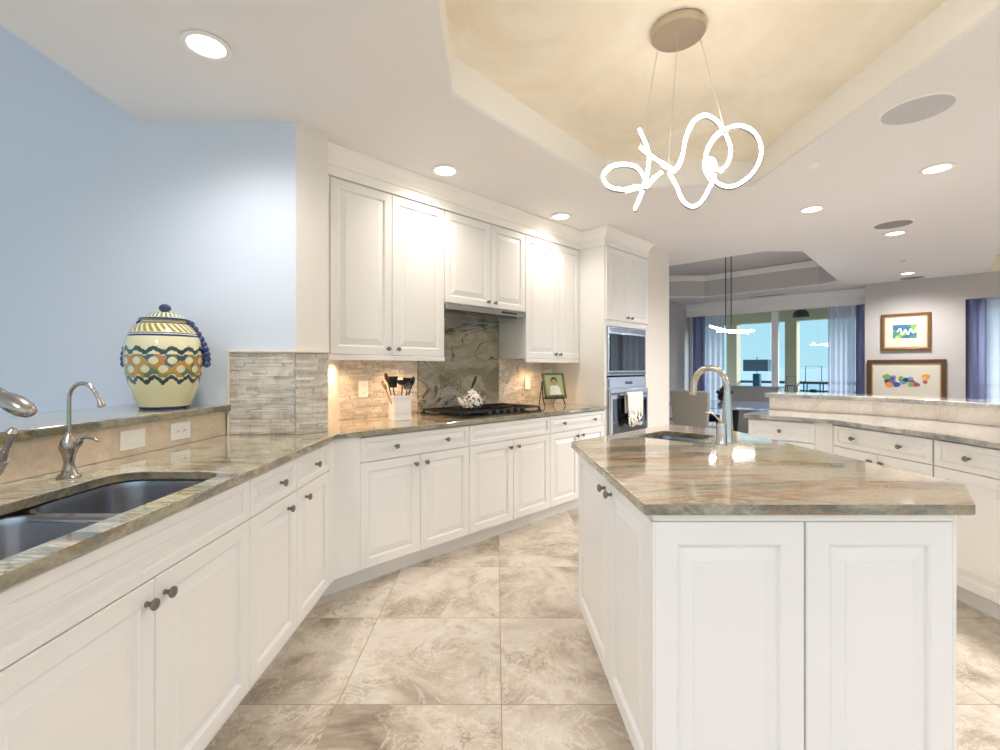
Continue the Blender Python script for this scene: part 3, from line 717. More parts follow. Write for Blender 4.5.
for a0, lb in ((math.radians(18),1), (math.radians(188),2)):
    m = MB()
    for i in range(9):
        u = i/8; z = .42-.20*u; r = .112+.072*math.sin(u*PI*.56)
        m.sphere((r*math.cos(a0), r*math.sin(a0), z), .019, 8)
    m.build('rope_handle', COB, jr, smooth=True)

# ------------------------------------------------------------------ cooktop, kettle, crock, easel
ck = thing('cooktop', 'black gas cooktop with cast iron grates set in the back worktop', 'cooktop', (*bw(1.46,.33),.9255), A45)
MB().slab(rrect(-.455,-.255,.455,.255,.02), 0, .012).build('glass_base', BGLASS, ck, bevel=.003)
bpos = [(-.31,.12),(-.31,-.12),(0,.02),(.31,.12),(.31,-.12)]
for bx, by in bpos:
    bb = MB().lathe([(.045,.012),(.045,.018),(.032,.02),(.032,.028),(1e-6,.029)], 20, (bx,by,0)).build('burner', BLACK, ck, smooth=True)
for gx in (-.30,0,.30):
    m = MB(); w_, d_ = .14, .225
    for y in (-d_,0,d_): m.box(gx-w_,y-.006,.030, gx+w_,y+.006,.043)
    for x in (gx-w_,gx-.05,gx+.05,gx+w_): m.box(x-.006,-d_,.030, x+.006,d_,.043)
    for sx in (-1,1):
        for sy in (-1,1): m.box(gx+sx*w_-.007,sy*d_-.007,.012, gx+sx*w_+.007,sy*d_+.007,.031)
    m.build('grate', BLACK, ck)
for i in range(5):
    MB().lathe([(.017,.012),(.016,.032),(.012,.036),(1e-6,.036)], 14, (-.16+i*.08,-.235,0)).build('control_knob', pm('cooktop_knob',(60,58,56),.4), ck, smooth=True)
def kettle_mat():
    m, nt, b = new_mat('kettle_enamel'); mp = mapping(nt, scale=(1,1,1)); n = noise(nt, mp.outputs[0], 34, 2, .5, 1.5)
    r = ramp(nt, [(.50,(238,232,222)), (.53,(60,56,52))]); nt.links.new(n.outputs['Fac'], r.inputs[0]); nt.links.new(r.outputs[0], b.inputs['Base Color']); b.inputs['Roughness'].default_value = .2; return m
kt = thing('tea_kettle', 'white enamel tea kettle with dark floral pattern and upright dark handle on the cooktop', 'kettle', (*bw(1.335,.335),.9688), math.radians(10))
MB().lathe([(.07,0),(.082,.008),(.088,.04),(.082,.075),(.062,.105),(.038,.122),(.036,.126),(1e-6,.127)], 32).build('body', kettle_mat(), kt, smooth=True)
MB().lathe([(.038,.126),(.034,.134),(.010,.140),(.012,.150),(1e-6,.155)], 20).build('lid', MATS['switch_plate'], kt, smooth=True)
MB().tube([(-.07,-.01,.03),(-.095,-.014,.055),(-.112,-.018,.085)], [.020,.015,.010], 14).build('spout', MATS['switch_plate'], kt, smooth=True)
MB().tube([(.0,.05,.10),(.0,.055,.15),(.012,.02,.19),(.02,.0,.215),(.03,-.01,.255)], [.006,.006,.011,.012,.010], 12).build('handle', pm('dark_wood',(58,34,24),.4), kt, smooth=True)
cx, cy = bw(.665,.355)
crx = math.radians(28)
cr = thing('utensil_crock', 'square white ceramic crock full of cooking utensils on the back worktop', 'crock', (cx,cy,.9255), crx)
m = MB(); m.slab(rrect(-.066,-.066,.066,.066,.012,3), 0, .172, [rrect(-.058,-.058,.058,.058,.01,3)]); m.slab(rrect(-.064,-.064,.064,.064,.01,3), 0, .01)
m.slab(rrect(-.070,-.070,.070,.070,.012,3), 0, .014, [rrect(-.0655,-.0655,.0655,.0655,.01,3)])
m.slab(rrect(-.070,-.070,.070,.070,.012,3), .155, .172, [rrect(-.0655,-.0655,.0655,.0655,.01,3)])
m.build('body', pm('white_ceramic',(244,240,236),.25), cr, bevel=.002)
MB().box(-.035,-.0675,.05, .035,-.0655,.12).build('relief', MATS['white_ceramic'], cr, bevel=.001)
BLK = pm('black_nylon',(24,22,22),.4); WOODU = pm('wood_utensil',(92,66,44),.5)
def utensil(name, label, mat, ox, oy, lean, ln_, head):
    """handle from the crock floor leaning by lean=(dx,dy) over its length"""
    b0 = Vector((ox*.4, oy*.4, .014)); top = Vector((ox+lean[0], oy+lean[1], ln_)); d = (top-b0)
    t = thing(name, label, 'utensil', (cx,cy,.9255), crx, 'cooking utensils in the white crock')
    MB().tube([b0, b0+d*.5, top], .0045, 8).build('handle', mat, t, smooth=True)
    m = MB(); dn = d.normalized()
    if head == 'spoon': m.tube([top-dn*.01, top+dn*.01, top+dn*.03, top+dn*.055, top+dn*.068], [.005,.024,.034,.028,.008], 14, flat=.4)
    if head == 'ladle': m.lathe([(1e-6,-.028),(.026,-.022),(.040,-.004),(.043,.010),(.040,.010),(.024,-.015),(1e-6,-.022)], 18, tuple(top+Vector((0,0,.02))))
    if head == 'turner':
        m.add([tuple(top+Vector(q)) for q in ((-.028,-.003,-.02),(.028,-.003,-.02),(.038,-.003,.06),(-.038,-.003,.06),(-.028,.003,-.02),(.028,.003,-.02),(.038,.003,.06),(-.038,.003,.06))], [(0,1,2,3),(4,7,6,5),(0,4,5,1),(3,2,6,7),(0,3,7,4),(1,5,6,2)])
    if head == 'whisk':
        for k in range(6):
            a = PI*k/6; m.tube([top+Vector((math.cos(a)*r, math.sin(a)*r, z)) for r, z in ((.004,0),(.020,.035),(.022,.06),(.0,.085),(-.022,.06),(-.020,.035),(-.004,0))], .0012, 5)
    m.build('head', mat, t, smooth=True)
utensil('wooden_spoon','brown wooden spoon leaning left in the white crock, tallest of its utensils', WOODU, -.050,.0,(-.035,.0),.265,'spoon')
utensil('ladle','black ladle at the middle of the utensils in the white crock', BLK, .005,-.02,(.005,-.01),.25,'ladle')
utensil('slotted_turner','wide black turner leaning right in the white crock', BLK, .040,.0,(.020,.0),.235,'turner')
utensil('serving_spoon','black serving spoon at the right edge of the white crock', BLK, .05,-.035,(.02,-.01),.24,'spoon')
utensil('metal_spoon','steel spoon leaning far left out of the white crock', NICKEL, -.05,-.03,(-.060,-.01),.215,'spoon')
utensil('whisk','steel whisk in front of the black utensils in the white crock', STEEL, .035,-.045,(.01,.0),.185,'whisk')
utensil('pasta_server','black pasta server behind the ladle in the white crock', BLK, -.02,.03,(-.02,.01),.245,'turner')
# easel with photo
ea = thing('photo_easel', 'black iron table easel on the back worktop beside the oven tower', 'easel', (*bw(2.415,.36),.9255), math.radians(28))
IR = BLACK; tp = math.radians(14)
m = MB()
for s in (-1,1):
    m.tube([(s*.10,-.03,.004),(s*.10,.0,.06),(s*.095,.02,.20)], .005, 8); m.tube([(s*.095,.02,.19),(s*.07,.10,.006)], .004, 8)
m.tube([(-.10,-.005,.065),(.10,-.005,.065)], .005, 8); m.tube([(-.10,-.045,.062),(.10,-.045,.062)], .005, 8)
for s in (-.1,0,.1): m.tube([(s,-.005,.065),(s,-.045,.062),(s,-.047,.085)], .004, 8)
m.build('frame', IR, ea, smooth=True)
ea.scale = (1.18,1.18,1.18)
pf = thing('framed_photo', 'small framed photo of a dark-haired person on green, propped on the iron easel', 'photo frame', (*bw(2.415,.36),.9255), math.radians(28))
def tilt(o, z=.072): o.location = (0,-.040,z); o.rotation_euler = (-tp,0,0); return o
m = MB(); m.slab([(-.105,0),(.105,0),(.105,.2),(-.105,.2)], -.006, .006, [[(-.088,.016),(.088,.016),(.088,.184),(-.088,.184)]])
fr_ = m.build('frame', pm('olive_frame',(92,86,48),.5), pf); tilt(fr_); fr_.rotation_euler = (PI/2-tp,0,0)
def flat(pts, z0, z1, name, mat, par):
    o = MB().slab(pts, z0, z1).build(name, mat, par); o.location = (0,-.040,.072); o.rotation_euler = (PI/2-tp,0,0); return o
def ell(cx_, cy_, a_, b_, n=20): return [(cx_+a_*math.cos(2*PI*i/n), cy_+b_*math.sin(2*PI*i/n)) for i in range(n)]
flat([(-.088,.016),(.088,.016),(.088,.184),(-.088,.184)], -.004, .001, 'photo', pm('photo_green',(158,172,104),.35), pf)
flat([(-.055,.02),(.06,.02),(.045,.085),(.02,.10),(-.02,.10),(-.045,.085)], .001, .002, 'photo_shirt', pm('photo_shirt',(226,222,214),.4), pf)
pf.scale = (1.18,1.18,1.18)
flat(ell(0,.125,.024,.030), .001, .0024, 'photo_face', pm('photo_skin',(176,132,104),.4), pf)
flat([(-.03,.12),(-.03,.15),(-.012,.166),(.014,.166),(.032,.148),(.032,.115),(.024,.13),(.018,.146),(-.016,.146),(-.024,.13)], .002, .003, 'photo_hair', BLK, pf)

# ------------------------------------------------------------------ island
IB = [(.427,1.29),(1.246,1.29),(1.40,1.444),(1.345,2.78),(1.09,3.045),(.410,2.370)]
ish = [(bw(0,0)[0]*0+q[0], q[1]) for q in []]
SC = Vector((.97,2.56))
def rot45(p): return (SC.x+(p[0]-p[1])*R2, SC.y+(p[0]+p[1])*R2)
hole = [rot45(p) for p in rrect(-.17,-.15,.17,.15,.05,4)]
IS = [(.398,1.273),(1.286,1.273),(1.472,1.49),(1.385,2.79),(1.115,3.09),(.372,2.35)]
iw = MB().slab(IS, CT, .925, [hole]).build('island_worktop', GRANI, bevel=.004); tag(edged(iw), 'cream and gold veined stone top of the kitchen island', 'worktop')
isl = thing('kitchen_island', 'white angled kitchen island with raised panel ends and side doors', 'kitchen island', (.427,1.29,0), 0)
def inset(poly, d):
    n = len(poly); out = []
    for i in range(n):
        p = Vector(poly[i]); a = (p-Vector(poly[i-1])).normalized(); b = (Vector(poly[(i+1) % n])-p).normalized()
        n0 = Vector((-a.y,a.x)); n1 = Vector((-b.y,b.x)); q = n0+n1; out.append(tuple(p+q*(d/q.dot(n0))))
    return out
rel = [(p[0]-.427,p[1]-1.29) for p in IB]
MB().slab(inset(rel,.02), TOE, CT, [inset(rel,.04)]).build('body', WHITE, isl)
MB().slab(inset(rel,.08), 0, TOE, [inset(rel,.10)]).build('toe_kick', WHITE, isl)
pw_ = (1.246-.427)
def panel(p0, p1, name, xa, xb, z0=TOE, z1=CT-.002, st=.062, kn=(), topr=None):
    """panel on the line p0->p1 (room on the right of travel)"""
    p0, p1 = Vector(p0), Vector(p1); d = (p1-p0).normalized(); a = math.atan2(d.y, d.x); nrm = Vector((-d.y, d.x))
    q = p0+d*xa+nrm*.02
    o = door_mesh(xb-xa-.002, z1-z0, st=st).build(name, WHITE, isl, loc=(q.x,q.y,z0), rot=(0,0,a))
    for kx, kz in kn: knob(o, kx-xa, kz-z0)
    return o
E = rel
MB().box(.0,.0,CT-.022, pw_,.02,CT-.001).build('top_rail', WHITE, isl, bevel=.003)
panel(E[0],E[1],'end_panel', .004, .484*pw_/.845+.004-.06, z1=CT-.024, st=.066)
panel(E[0],E[1],'end_panel', .484*pw_/.845-.052, pw_-.002, z1=CT-.024, st=.066)
panel(E[1],E[2],'corner_panel', .003, .215, st=.05)
Ls = 2.370-1.29
panel(E[5],E[0],'door', .006, 2.370-1.771, kn=[(2.370-1.771-.05, .83)])
panel(E[5],E[0],'door', 2.370-1.771, Ls-.025, kn=[(2.370-1.771+.045, .83)])
MB().box(.0,.003,TOE, .018,.024,CT-.024).build('corner_post', WHITE, isl)
panel(E[2],E[3],'side_panel', .01, .66); panel(E[2],E[3],'side_panel', .665, 1.32)
panel(E[3],E[4],'corner_panel', .005, .34, st=.05)
panel(E[4],E[5],'back_panel', .01, .475); panel(E[4],E[5],'back_panel', .48, .94)
isk = thing('prep_sink', 'small stainless prep sink set in the island top', 'sink', (SC.x,SC.y,.73))
b3 = basin([rot45(p) for p in rrect(-.175,-.155,.175,.155,.05,4)], .892, .73, 'bowl', isk, 1); shift(b3, isk.location)
fa = thing('island_faucet', 'tall polished gooseneck faucet beside the island prep sink', 'faucet', (1.13,2.32,.9255), math.atan2(.83,-.55))
CHR = pm('polished_nickel',(214,210,204),.18,1)
MB().lathe([(.029,0),(.029,.006),(.027,.012),(.0235,.10),(.019,.22),(.0155,.25)], 24).build('column', CHR, fa, smooth=True)
ra = .092
pts = [(0,0,.24)]+[(ra-ra*math.cos(a),0,.262+ra*1.12*math.sin(a)) for a in [PI*i/16 for i in range(0,15)]]
MB().tube(pts, [.0155]*len(pts), 16).build('spout', CHR, fa, smooth=True)
lp = Vector(pts[-1]); 
MB().tube([lp, lp+Vector((.006,0,-.025)), lp+Vector((.010,0,-.055)), lp+Vector((.013,0,-.075))], [.0165,.017,.019,.0175], 18).build('spray_head', CHR, fa, smooth=True)
fh = thing('tap_handle', 'separate lever handle post standing just left of the island gooseneck faucet', 'tap handle', (1.078,2.27,.9255), 0)
MB().lathe([(.028,0),(.028,.005),(.025,.010),(.024,.085),(.020,.100),(.012,.106),(1e-6,.107)], 24).build('post', CHR, fh, smooth=True)
MB().tube([(0,0,.10),(-.02,0,.125),(-.045,0,.148),(-.075,0,.152)], [.009,.007,.006,.005], 12, flat=.7).build('lever', CHR, fh, smooth=True)

# ------------------------------------------------------------------ right counter and bar
RO = Vector((2.007,3.783))       # left end of the angled cabinet face; local x = (1,-1)
def rwd(x, y): return (RO.x+(x+y)*R2, RO.y+(-x+y)*R2)
bend = .683
g3 = 'white base cabinets under the bar counter'
base_cabinet('cream-lit white drawer cabinet at the far angled end of the bar counter', RO, -A45, 0, .453, [(0,.453,[.40])], [(0,.453,[.225])], g3, d=.555)
m = MB(); b0 = rwd(.552,0)
m.slab([rwd(.4535,.0),b0,(2.399,3.387),(2.419,3.389),(b0[0]+.02,b0[1]+.012),rwd(.4535,.02)], TOE, CT)
cp = m.build('corner_panel', WHITE); tag(cp, 'plain white corner panel bending between the bar counter cabinets', 'cabinet panel')
RX = (2.49,0)
def ry(y): return -y
def seg(p0, p1): return p0, math.atan2(p1[1]-p0[1], p1[0]-p0[0]), math.hypot(p1[0]-p0[0], p1[1]-p0[1])
sO, sA, sL = seg((2.40,3.385),(2.484,2.705))
base_cabinet('white cabinet with a wide two-knob drawer at the middle of the bar counter', sO, sA, 0, sL,
   [(0,sL/2,[.30]),(sL/2,sL,[.38])], [(0,sL,[.17,.50])], g3, d=.58)
RX, RA, _ = seg((2.486,2.700),(2.502,1.79))
base_cabinet('white bar counter cabinet nearest the camera with a wide drawer over two doors', RX, RA, 0, .91,
   [(0,.455,[.41]),(.455,.91,[.50])], [(0,.91,[.20,.71])], g3, d=.60)
base_cabinet('white bar counter cabinet hidden behind the island corner', RX, RA, .912, 1.80,
   [(.912,1.356,[1.31]),(1.356,1.80,[1.40])], [(.912,1.80,[1.12,1.58])], g3, d=.60)
rf = [rwd(-.0,.567), (2.90,3.66), (3.06,3.28), (3.115,2.85), (3.12,.9)]
fe = [rwd(-.025,-.025), (2.363,3.379), (2.452,2.70), (2.478,.9)]
rf0 = rwd(-.025,.567)
rt = MB().slab([fe[0],fe[1],fe[2],fe[3],rf[4],rf[3],rf[2],rf[1],rf0], CT, .925).build('bar_counter', GRANB, bevel=.004)
tag(rt, 'pale grey stone counter in front of the raised bar on the right', 'worktop')
def band(path, o0, o1, z0, z1):
    return MB().sweep(path, [(o0,z0),(o1,z0),(o1,z1),(o0,z1)])
band(rf, -.16, -.0125, 0, 1.034).build('wall_bar', WALLK, kind='structure')
bt = band(rf, -.012, -.001, .926, 1.034).build('tile_backsplash', TRAVR); tag(bt, 'cream travertine backsplash strip under the raised bar top', 'backsplash')
rf2 = [(rf[0][0]-.03*R2, rf[0][1]+.03*R2)]+rf[1:]
tb = band(rf2, -.36, .03, 1.035, 1.07).build('raised_bar', GRANB, bevel=.006); tag(tb, 'long pale granite raised bar top on the right', 'bar top')
outlet('white sideways double outlet plate under the raised bar top', (*rwd(.605,.565),.985), -A45, .15,.078,'duplex')

# ------------------------------------------------------------------ ceiling fixtures
def downlight_proto():
    t = thing('downlight', 'x', 'ceiling light', (0,0,H), 0)
    MB().lathe([(.075,-.001),(.092,-.002),(.095,-.008),(.088,-.011),(.072,-.008),(.072,-.001)], 32).build('trim_ring', TRIMW, t, smooth=True)
    MB().lathe([(.071,-.0035),(.071,-.001)], 28).build('lens', LAMPW, t)
    return t
dl = [(-1.21,1.985,'recessed ceiling light above the left sink, largest in view',15.0),(-.348,3.24,'recessed ceiling light before the tall left wall cabinet',8.0),(.577,4.22,'recessed ceiling light in front of the right wall cabinet by the oven tower',8.0),
      (2.977,3.207,'recessed ceiling light between the two right-hand ceiling speakers, nearest the bar',LIVING_W),(2.68,4.03,'recessed ceiling light right of the small ceiling sensor beyond the kitchen tray',LIVING_W),(3.99,4.75,'small recessed ceiling light just below the far ceiling speaker',LIVING_W),(5.86,6.76,'recessed ceiling light nearest the framed pictures',LIVING_W),
      (-1.21,-.1,'unseen recessed fill light added behind the camera on the left',31.0),(2.9,1.2,'unseen recessed fill light added over the near end of the bar counter',SPOT_W),(.9,-1.6,'unseen recessed fill light added behind the camera at the middle',31.0),(2.9,-.9,'unseen recessed fill light added behind the camera on the right',31.0),(6.2,2.2,'recessed living room fill light added outside the picture',LIVING_W)]  # lamps in this row are added out of view to brighten the rooms
p0 = downlight_proto(); LTS = {}
roots = [p0] + [dup(p0, (x,y,H), 0, lb) for x, y, lb, w_ in dl[1:]]
for i, (x, y, lb, w_) in enumerate(dl):
    t = roots[i]
    t.location = (x,y,H); t['label'] = lb; t['group'] = 'recessed ceiling lights'
    if w_ not in LTS:
        ld = bpy.data.lights.new('downlight_beam', 'SPOT'); ld.energy = w_*PI; ld.color = (1,.945,.925) if w_ > 9 else (1,.87,.75); ld.spot_size = math.radians(160); ld.spot_blend = 1; ld.shadow_soft_size = .08; LTS[w_] = ld
    lo = bpy.data.objects.new('bulb', LTS[w_]); COL.objects.link(lo); lo.parent = t; lo.location = (0,0,-.03)
def disc(name, label, cat, x, y, r, mat, th=.008, group=None):
    t = thing(name, label, cat, (x,y,H), 0, group)
    MB().lathe([(r,0),(r,-th*.6),(r-.006,-th)], 40).build('rim', TRIMW, t, smooth=True)
    MB().lathe([(r-.008,-th-.0005),(1e-6,-th-.001)], 40).build('grille', mat, t)
disc('ceiling_speaker','large round grey ceiling speaker grille at the upper right','speaker',2.194,2.476,.155,GREYP,group='ceiling speakers')
disc('ceiling_speaker','smaller-looking round dark ceiling speaker grille above the far small downlight','speaker',3.72,4.45,.15,pm('dark_grille',(150,148,148),.8),group='ceiling speakers')
disc('ceiling_speaker','thin round ceiling speaker right above the framed pictures','speaker',6.2,7.08,.15,MATS['dark_grille'],group='ceiling speakers')
disc('smoke_sensor','tiny round white sensor on the ceiling beside the kitchen tray','sensor',2.12,3.17,.035,TRIMW)
disc('smoke_sensor','tiny round sensor on the ceiling before the framed pictures','sensor',5.1,5.95,.04,MATS['dark_grille'])
def vent(label, x, y, L_, w_, rz, mat):
    t = thing('air_vent', label, 'vent', (x,y,H), rz, 'ceiling air vents')
    MB().box(-L_/2,-w_/2,-.01, L_/2,w_/2,0).build('frame', TRIMW, t, bevel=.002)
    m = MB()
    for i in range(3): m.box(-L_/2+.015,-w_/2+.012+i*(w_-.02)/3,-.012, L_/2-.015,-w_/2+.005+(i+.8)*(w_-.02)/3,-.0095)
    m.build('slot', mat, t)
vent('long linear slot vent in the ceiling before the dining window', 5.02,8.80,.62,.09,-A45,pm('vent_dark',(70,70,74),.7))
vent('slot vent in the ceiling at the right picture edge', 3.12,2.80,.5,.13,math.radians(35),MATS['vent_dark'])

# chandelier: a looping LED ribbon hung under a round canopy
ch = thing('ribbon_chandelier', 'chandelier of looping white LED ribbon hanging from a round brushed canopy', 'chandelier', (.83,2.165,2.84), 0)
MB().lathe([(.118,0),(.119,-.030),(.115,-.036),(1e-6,-.036)], 48).build('canopy', pm('canopy_nickel',(206,192,170),.35,1), ch, smooth=True)
def cpt(x, y, d=0):      # design grid of the ribbon (1 unit = .833 mm), x right, y down, d towards the back
    k = .000833
    return ((x-460)*k+.02, d*.22, -.80+(500-y)*k+.11-.035)
strands = [
 [(215,195,-.10),(262,290,-.06),(276,360,0),(262,450,.05),(240,530,.08),(208,612,.12)],
 [(232,275,.05),(300,335,.02),(360,380,-.04),(408,412,-.10),(445,345,-.12),(470,240,-.08),(515,145,-.02),(585,98,.05),(655,120,.10),(712,195,.12),(735,290,.08),(705,375,.02),(655,410,-.04),(605,400,-.07),(600,350,-.04),(632,350,.02),(650,400,.06),(625,480,.08),(570,572,.06),(510,605,0),(455,575,-.05),(418,500,-.08),(380,425,-.06)],
 [(355,408,.10),(305,445,.07),(265,490,.03),(200,500,-.04),(125,522,-.10),(50,505,-.10),(22,445,-.04),(58,388,.05),(130,362,.11),(205,375,.09),(248,430,.04),(268,500,0)],
 [(640,455,.10),(590,400,.05),(588,310,-.03),(630,230,-.09),(700,190,-.12),(770,180,-.12),(845,215,-.08),(888,290,-.02),(880,370,.05),(835,435,.10),(760,480,.12),(690,480,.10),(635,450,.05),(598,410,0)]]
for sn_ in strands:
    P = catmull([cpt(*q) for q in sn_], 7)
    MB().tube(P, .0068, 10).build('led_ribbon', LEDW, ch, smooth=True)
    MB().tube([p+Vector((.004,.009,-.008)) for p in P], .0072, 8).build('ribbon_channel', pm('ribbon_metal',(170,168,170),.3,1), ch, smooth=True)
for a, b in (((-.085,-.02,-.036), cpt(232,275,.05)), ((-.03,-.09,-.036), cpt(375,400,-.06)), ((.085,-.02,-.036), cpt(712,195,.12))):
    MB().tube([a, b], .0012, 6).build('cable', pm('cable_grey',(200,196,188),.4), ch)
# ------------------------------------------------------------------ dining room
NAVY = pm('navy_fabric', (34,44,72), .85); GRYF = pm('grey_fabric', (150,148,140), .85); IVF = pm('ivory_fabric', (222,224,226), .8); DKW = pm('espresso_wood', (34,28,28), .4)
rg = MB().slab([(3.55+1.62*math.cos(i*PI/32),7.15+1.62*math.sin(i*PI/32)) for i in range(64)], .0005, .012).build('rug', NAVY); tag(rg, 'round dark navy rug under the round dining table', 'rug')
tbx, tby = 3.55, 7.15
tb_ = thing('dining_table', 'round glass dining table with pale reflections beyond the kitchen', 'table', (tbx,tby,.0125))
MB().lathe([(.92,.722),(.925,.728),(.92,.734)], 64).build('tabletop', pm('table_glass',(150,172,214),.04,spec=1.0), tb_, smooth=False)
MB().lathe([(.30,0),(.30,.03),(.10,.06),(.08,.35),(.10,.66),(.28,.70),(.28,.72)], 32).build('pedestal', DKW, tb_, smooth=True)
def chair(label, loc, rz, fab, round_=False, hb=1.0):
    t = thing('dining_chair', label, 'chair', loc, rz, 'dining chairs')
    MB().slab(rrect(-.24,-.24,.24,.22,.05,4), .38, .49).build('seat', fab, t, bevel=.02)
    # back: tapered rounded slab standing at +y... facing -y
    pts = []
    if round_:
        for i in range(21):
            a = PI*i/20; pts.append((.25*math.cos(a), hb-.26+.26*math.sin(a)))
        pts = [(.22,.45)]+pts+[(-.22,.45)]
    else: pts = [(.21,.45),(.25,hb-.02),(.23,hb),(-.23,hb),(-.25,hb-.02),(-.21,.45)]
    o = MB().slab(pts, -.035, .035).build('backrest', fab, t, bevel=.012); o.rotation_euler = (PI/2-math.radians(6),0,0); o.location = (0,.22,0)
    for sx in (-1,1):
        for sy in (-1,1): MB().tube([(sx*.20,sy*.19,.38),(sx*.215,sy*.21,0)], [.022,.014], 8).build('leg', DKW, t)
# a chair with rz=0 faces -y; the table lies at (3.55,7.15)
def face(x, y, *a, **k):
    ang = math.atan2(tby-y, tbx-x)+PI/2; chair(a[0], (x,y,.0125), ang, *a[1:], **k)
face(2.72,6.34,'grey upholstered dining chair with its flat back to the kitchen', GRYF, hb=.99)
face(2.58,7.35,'ivory round-backed dining chair half hidden behind the wall end', IVF, round_=True, hb=1.04)
face(3.95,6.15,'navy dining chair on the bar side of the glass table', NAVY, hb=.80)
face(4.55,7.3,'navy dining chair on the window side of the glass table', NAVY, hb=.78)
face(3.5,8.15,'navy dining chair at the far side of the glass table', NAVY, hb=.80)
pl = thing('table_plant', 'dark bushy plant in a black bowl on the glass dining table', 'plant', (3.72,7.75,.7475))
MB().lathe([(.05,0),(.09,.03),(.10,.09),(.085,.10),(1e-6,.10)], 24).build('bowl', BLACK, pl, smooth=True)
m = MB(); rr = random.Random(5)
for i in range(40):
    a, b_ = rr.uniform(0,2*PI), rr.uniform(.1,1.4); d = Vector((math.cos(a)*math.sin(b_), math.sin(a)*math.sin(b_), math.cos(b_))); q = Vector((0,0,.10))+d*rr.uniform(.05,.13)
    m.sphere(tuple(q), rr.uniform(.018,.034), 5)
m.build('foliage', pm('dark_leaf',(30,36,34),.6), pl, smooth=True)
pn = thing('bar_pendant', 'linear LED pendant of crossed glowing bars hung on two dark rods over the dining table', 'pendant lamp', (3.43,7.0,3.05))
MB().lathe([(.07,-.0),(.07,-.03)], 24).build('canopy', BLACK, pn)
for dx in (-.045,.035): MB().tube([(dx,0,-.03),(dx,0,-1.20)], .0075, 8).build('rod', pm('rod_dark',(48,46,48),.4), pn)
for (a, b) in (((-.30,-.05,-1.15),(.06,.02,-1.235)), ((-.02,.0,-1.215),(.40,.05,-1.205)), ((-.10,.15,-1.20),(.20,-.15,-1.25))):
    MB().tube([a, b], .014, 8).build('led_bar', LEDP, pn, smooth=True)
# sideboard, lamp, console, lanterns
sbd = thing('sideboard', 'grey sideboard carrying the table lamp at the dining window', 'sideboard', (4.88,8.88,0), -A45)
GSB = pm('grey_lacquer',(168,168,170),.4)
MB().box(-.40,-.19,.08, .40,.19,.93).build('body', GSB, sbd, bevel=.004)
MB().box(-.42,-.20,.93, .42,.20,.95).build('top', GSB, sbd, bevel=.003)
for sx in (-1,0): MB().box(sx*.39+.004,-.205,.10, sx*.39+.386,-.19,.91).build('door', GSB, sbd, bevel=.003)
for sx in (-1,1):
    for sy in (-1,1): MB().box(sx*.36-.02,sy*.15-.02,0, sx*.36+.02,sy*.15+.02,.08).build('leg', DKW, sbd)
TEAL = pm('teal_ceramic',(40,110,150),.3); TEALF = pm('blue_shade_fabric',(84,130,160),.8)
lm = thing('table_lamp', 'blue table lamp with a wide rectangular shade on the sideboard by the window', 'lamp', (4.88,8.88,.9505), -A45)
MB().box(-.06,-.06,0, .06,.06,.235).build('base', TEAL, lm, bevel=.012)
MB().tube([(0,0,.235),(0,0,.52)], .006, 8).build('stem', BLACK, lm)
MB().slab([(-.21,-.10),(.21,-.10),(.21,.10),(-.21,.10)], .28, .495, [[(-.205,-.095),(.205,-.095),(.205,.095),(-.205,.095)]]).build('lamp_shade', TEALF, lm)
MB().sphere((0,0,.53), .012, 8).build('finial', BLACK, lm)
cn = thing('console_table', 'dark console table carrying two lanterns at the dining window', 'console table', (5.46,8.38,0), -A45)
MB().box(-.32,-.17,.74, .36,.17,.78).build('top', DKW, cn, bevel=.004)
for sx in (-1,1):
    for sy in (-1,1): MB().box(.02+sx*.31-.02,sy*.145-.02,0, .02+sx*.31+.02,sy*.145+.02,.74).build('leg', DKW, cn)
def lantern(label, x, off, w, h, hh):
    px = (5.46+off*R2, 8.38-off*R2)
    t = thing('lantern', label, 'lantern', (px[0],px[1],.7805), -A45, 'lanterns on the console')
    m = MB(); q = w/2; e_ = .008
    m.box(-q,-q,0, q,q,.015); m.box(-q,-q,h-.012, q,q,h)
    for sx in (-1,1):
        for sy in (-1,1): m.box(sx*q-e_,sy*q-e_,0, sx*q+e_,sy*q+e_,h)
    m.build('frame', BLACK, t)
    m = MB(); m.tube([(-q,0,h),(-q,0,h+hh),(q,0,h+hh),(q,0,h)], .006, 6); m.build('handle', BLACK, t)
    MB().lathe([(w*.22,.016),(w*.22,.016+h*.45),(1e-6,.016+h*.45)], 16).build('candle', IVF if w < .2 else DKW, t)
    MB().box(-q+.004,-q+.001,.016, q-.004,-q+.004,h-.013).build('glass', PANE, t)
lantern('larger black metal lantern with a tall square handle on the dark console', 0, .12, .24, .27, .27)
lantern('smaller black lantern nearer the window post on the dark console', 0, -.22, .15, .20, .16)
bwl = MB().lathe([(.03,0),(.05,.004),(.07,.035),(.075,.045),(.068,.043),(.04,.012),(1e-6,.01)], 24).build('bowl', DKW, loc=(5.41,8.40,.7805), smooth=True); tag(bwl, 'low dark bowl between the two lanterns', 'bowl')
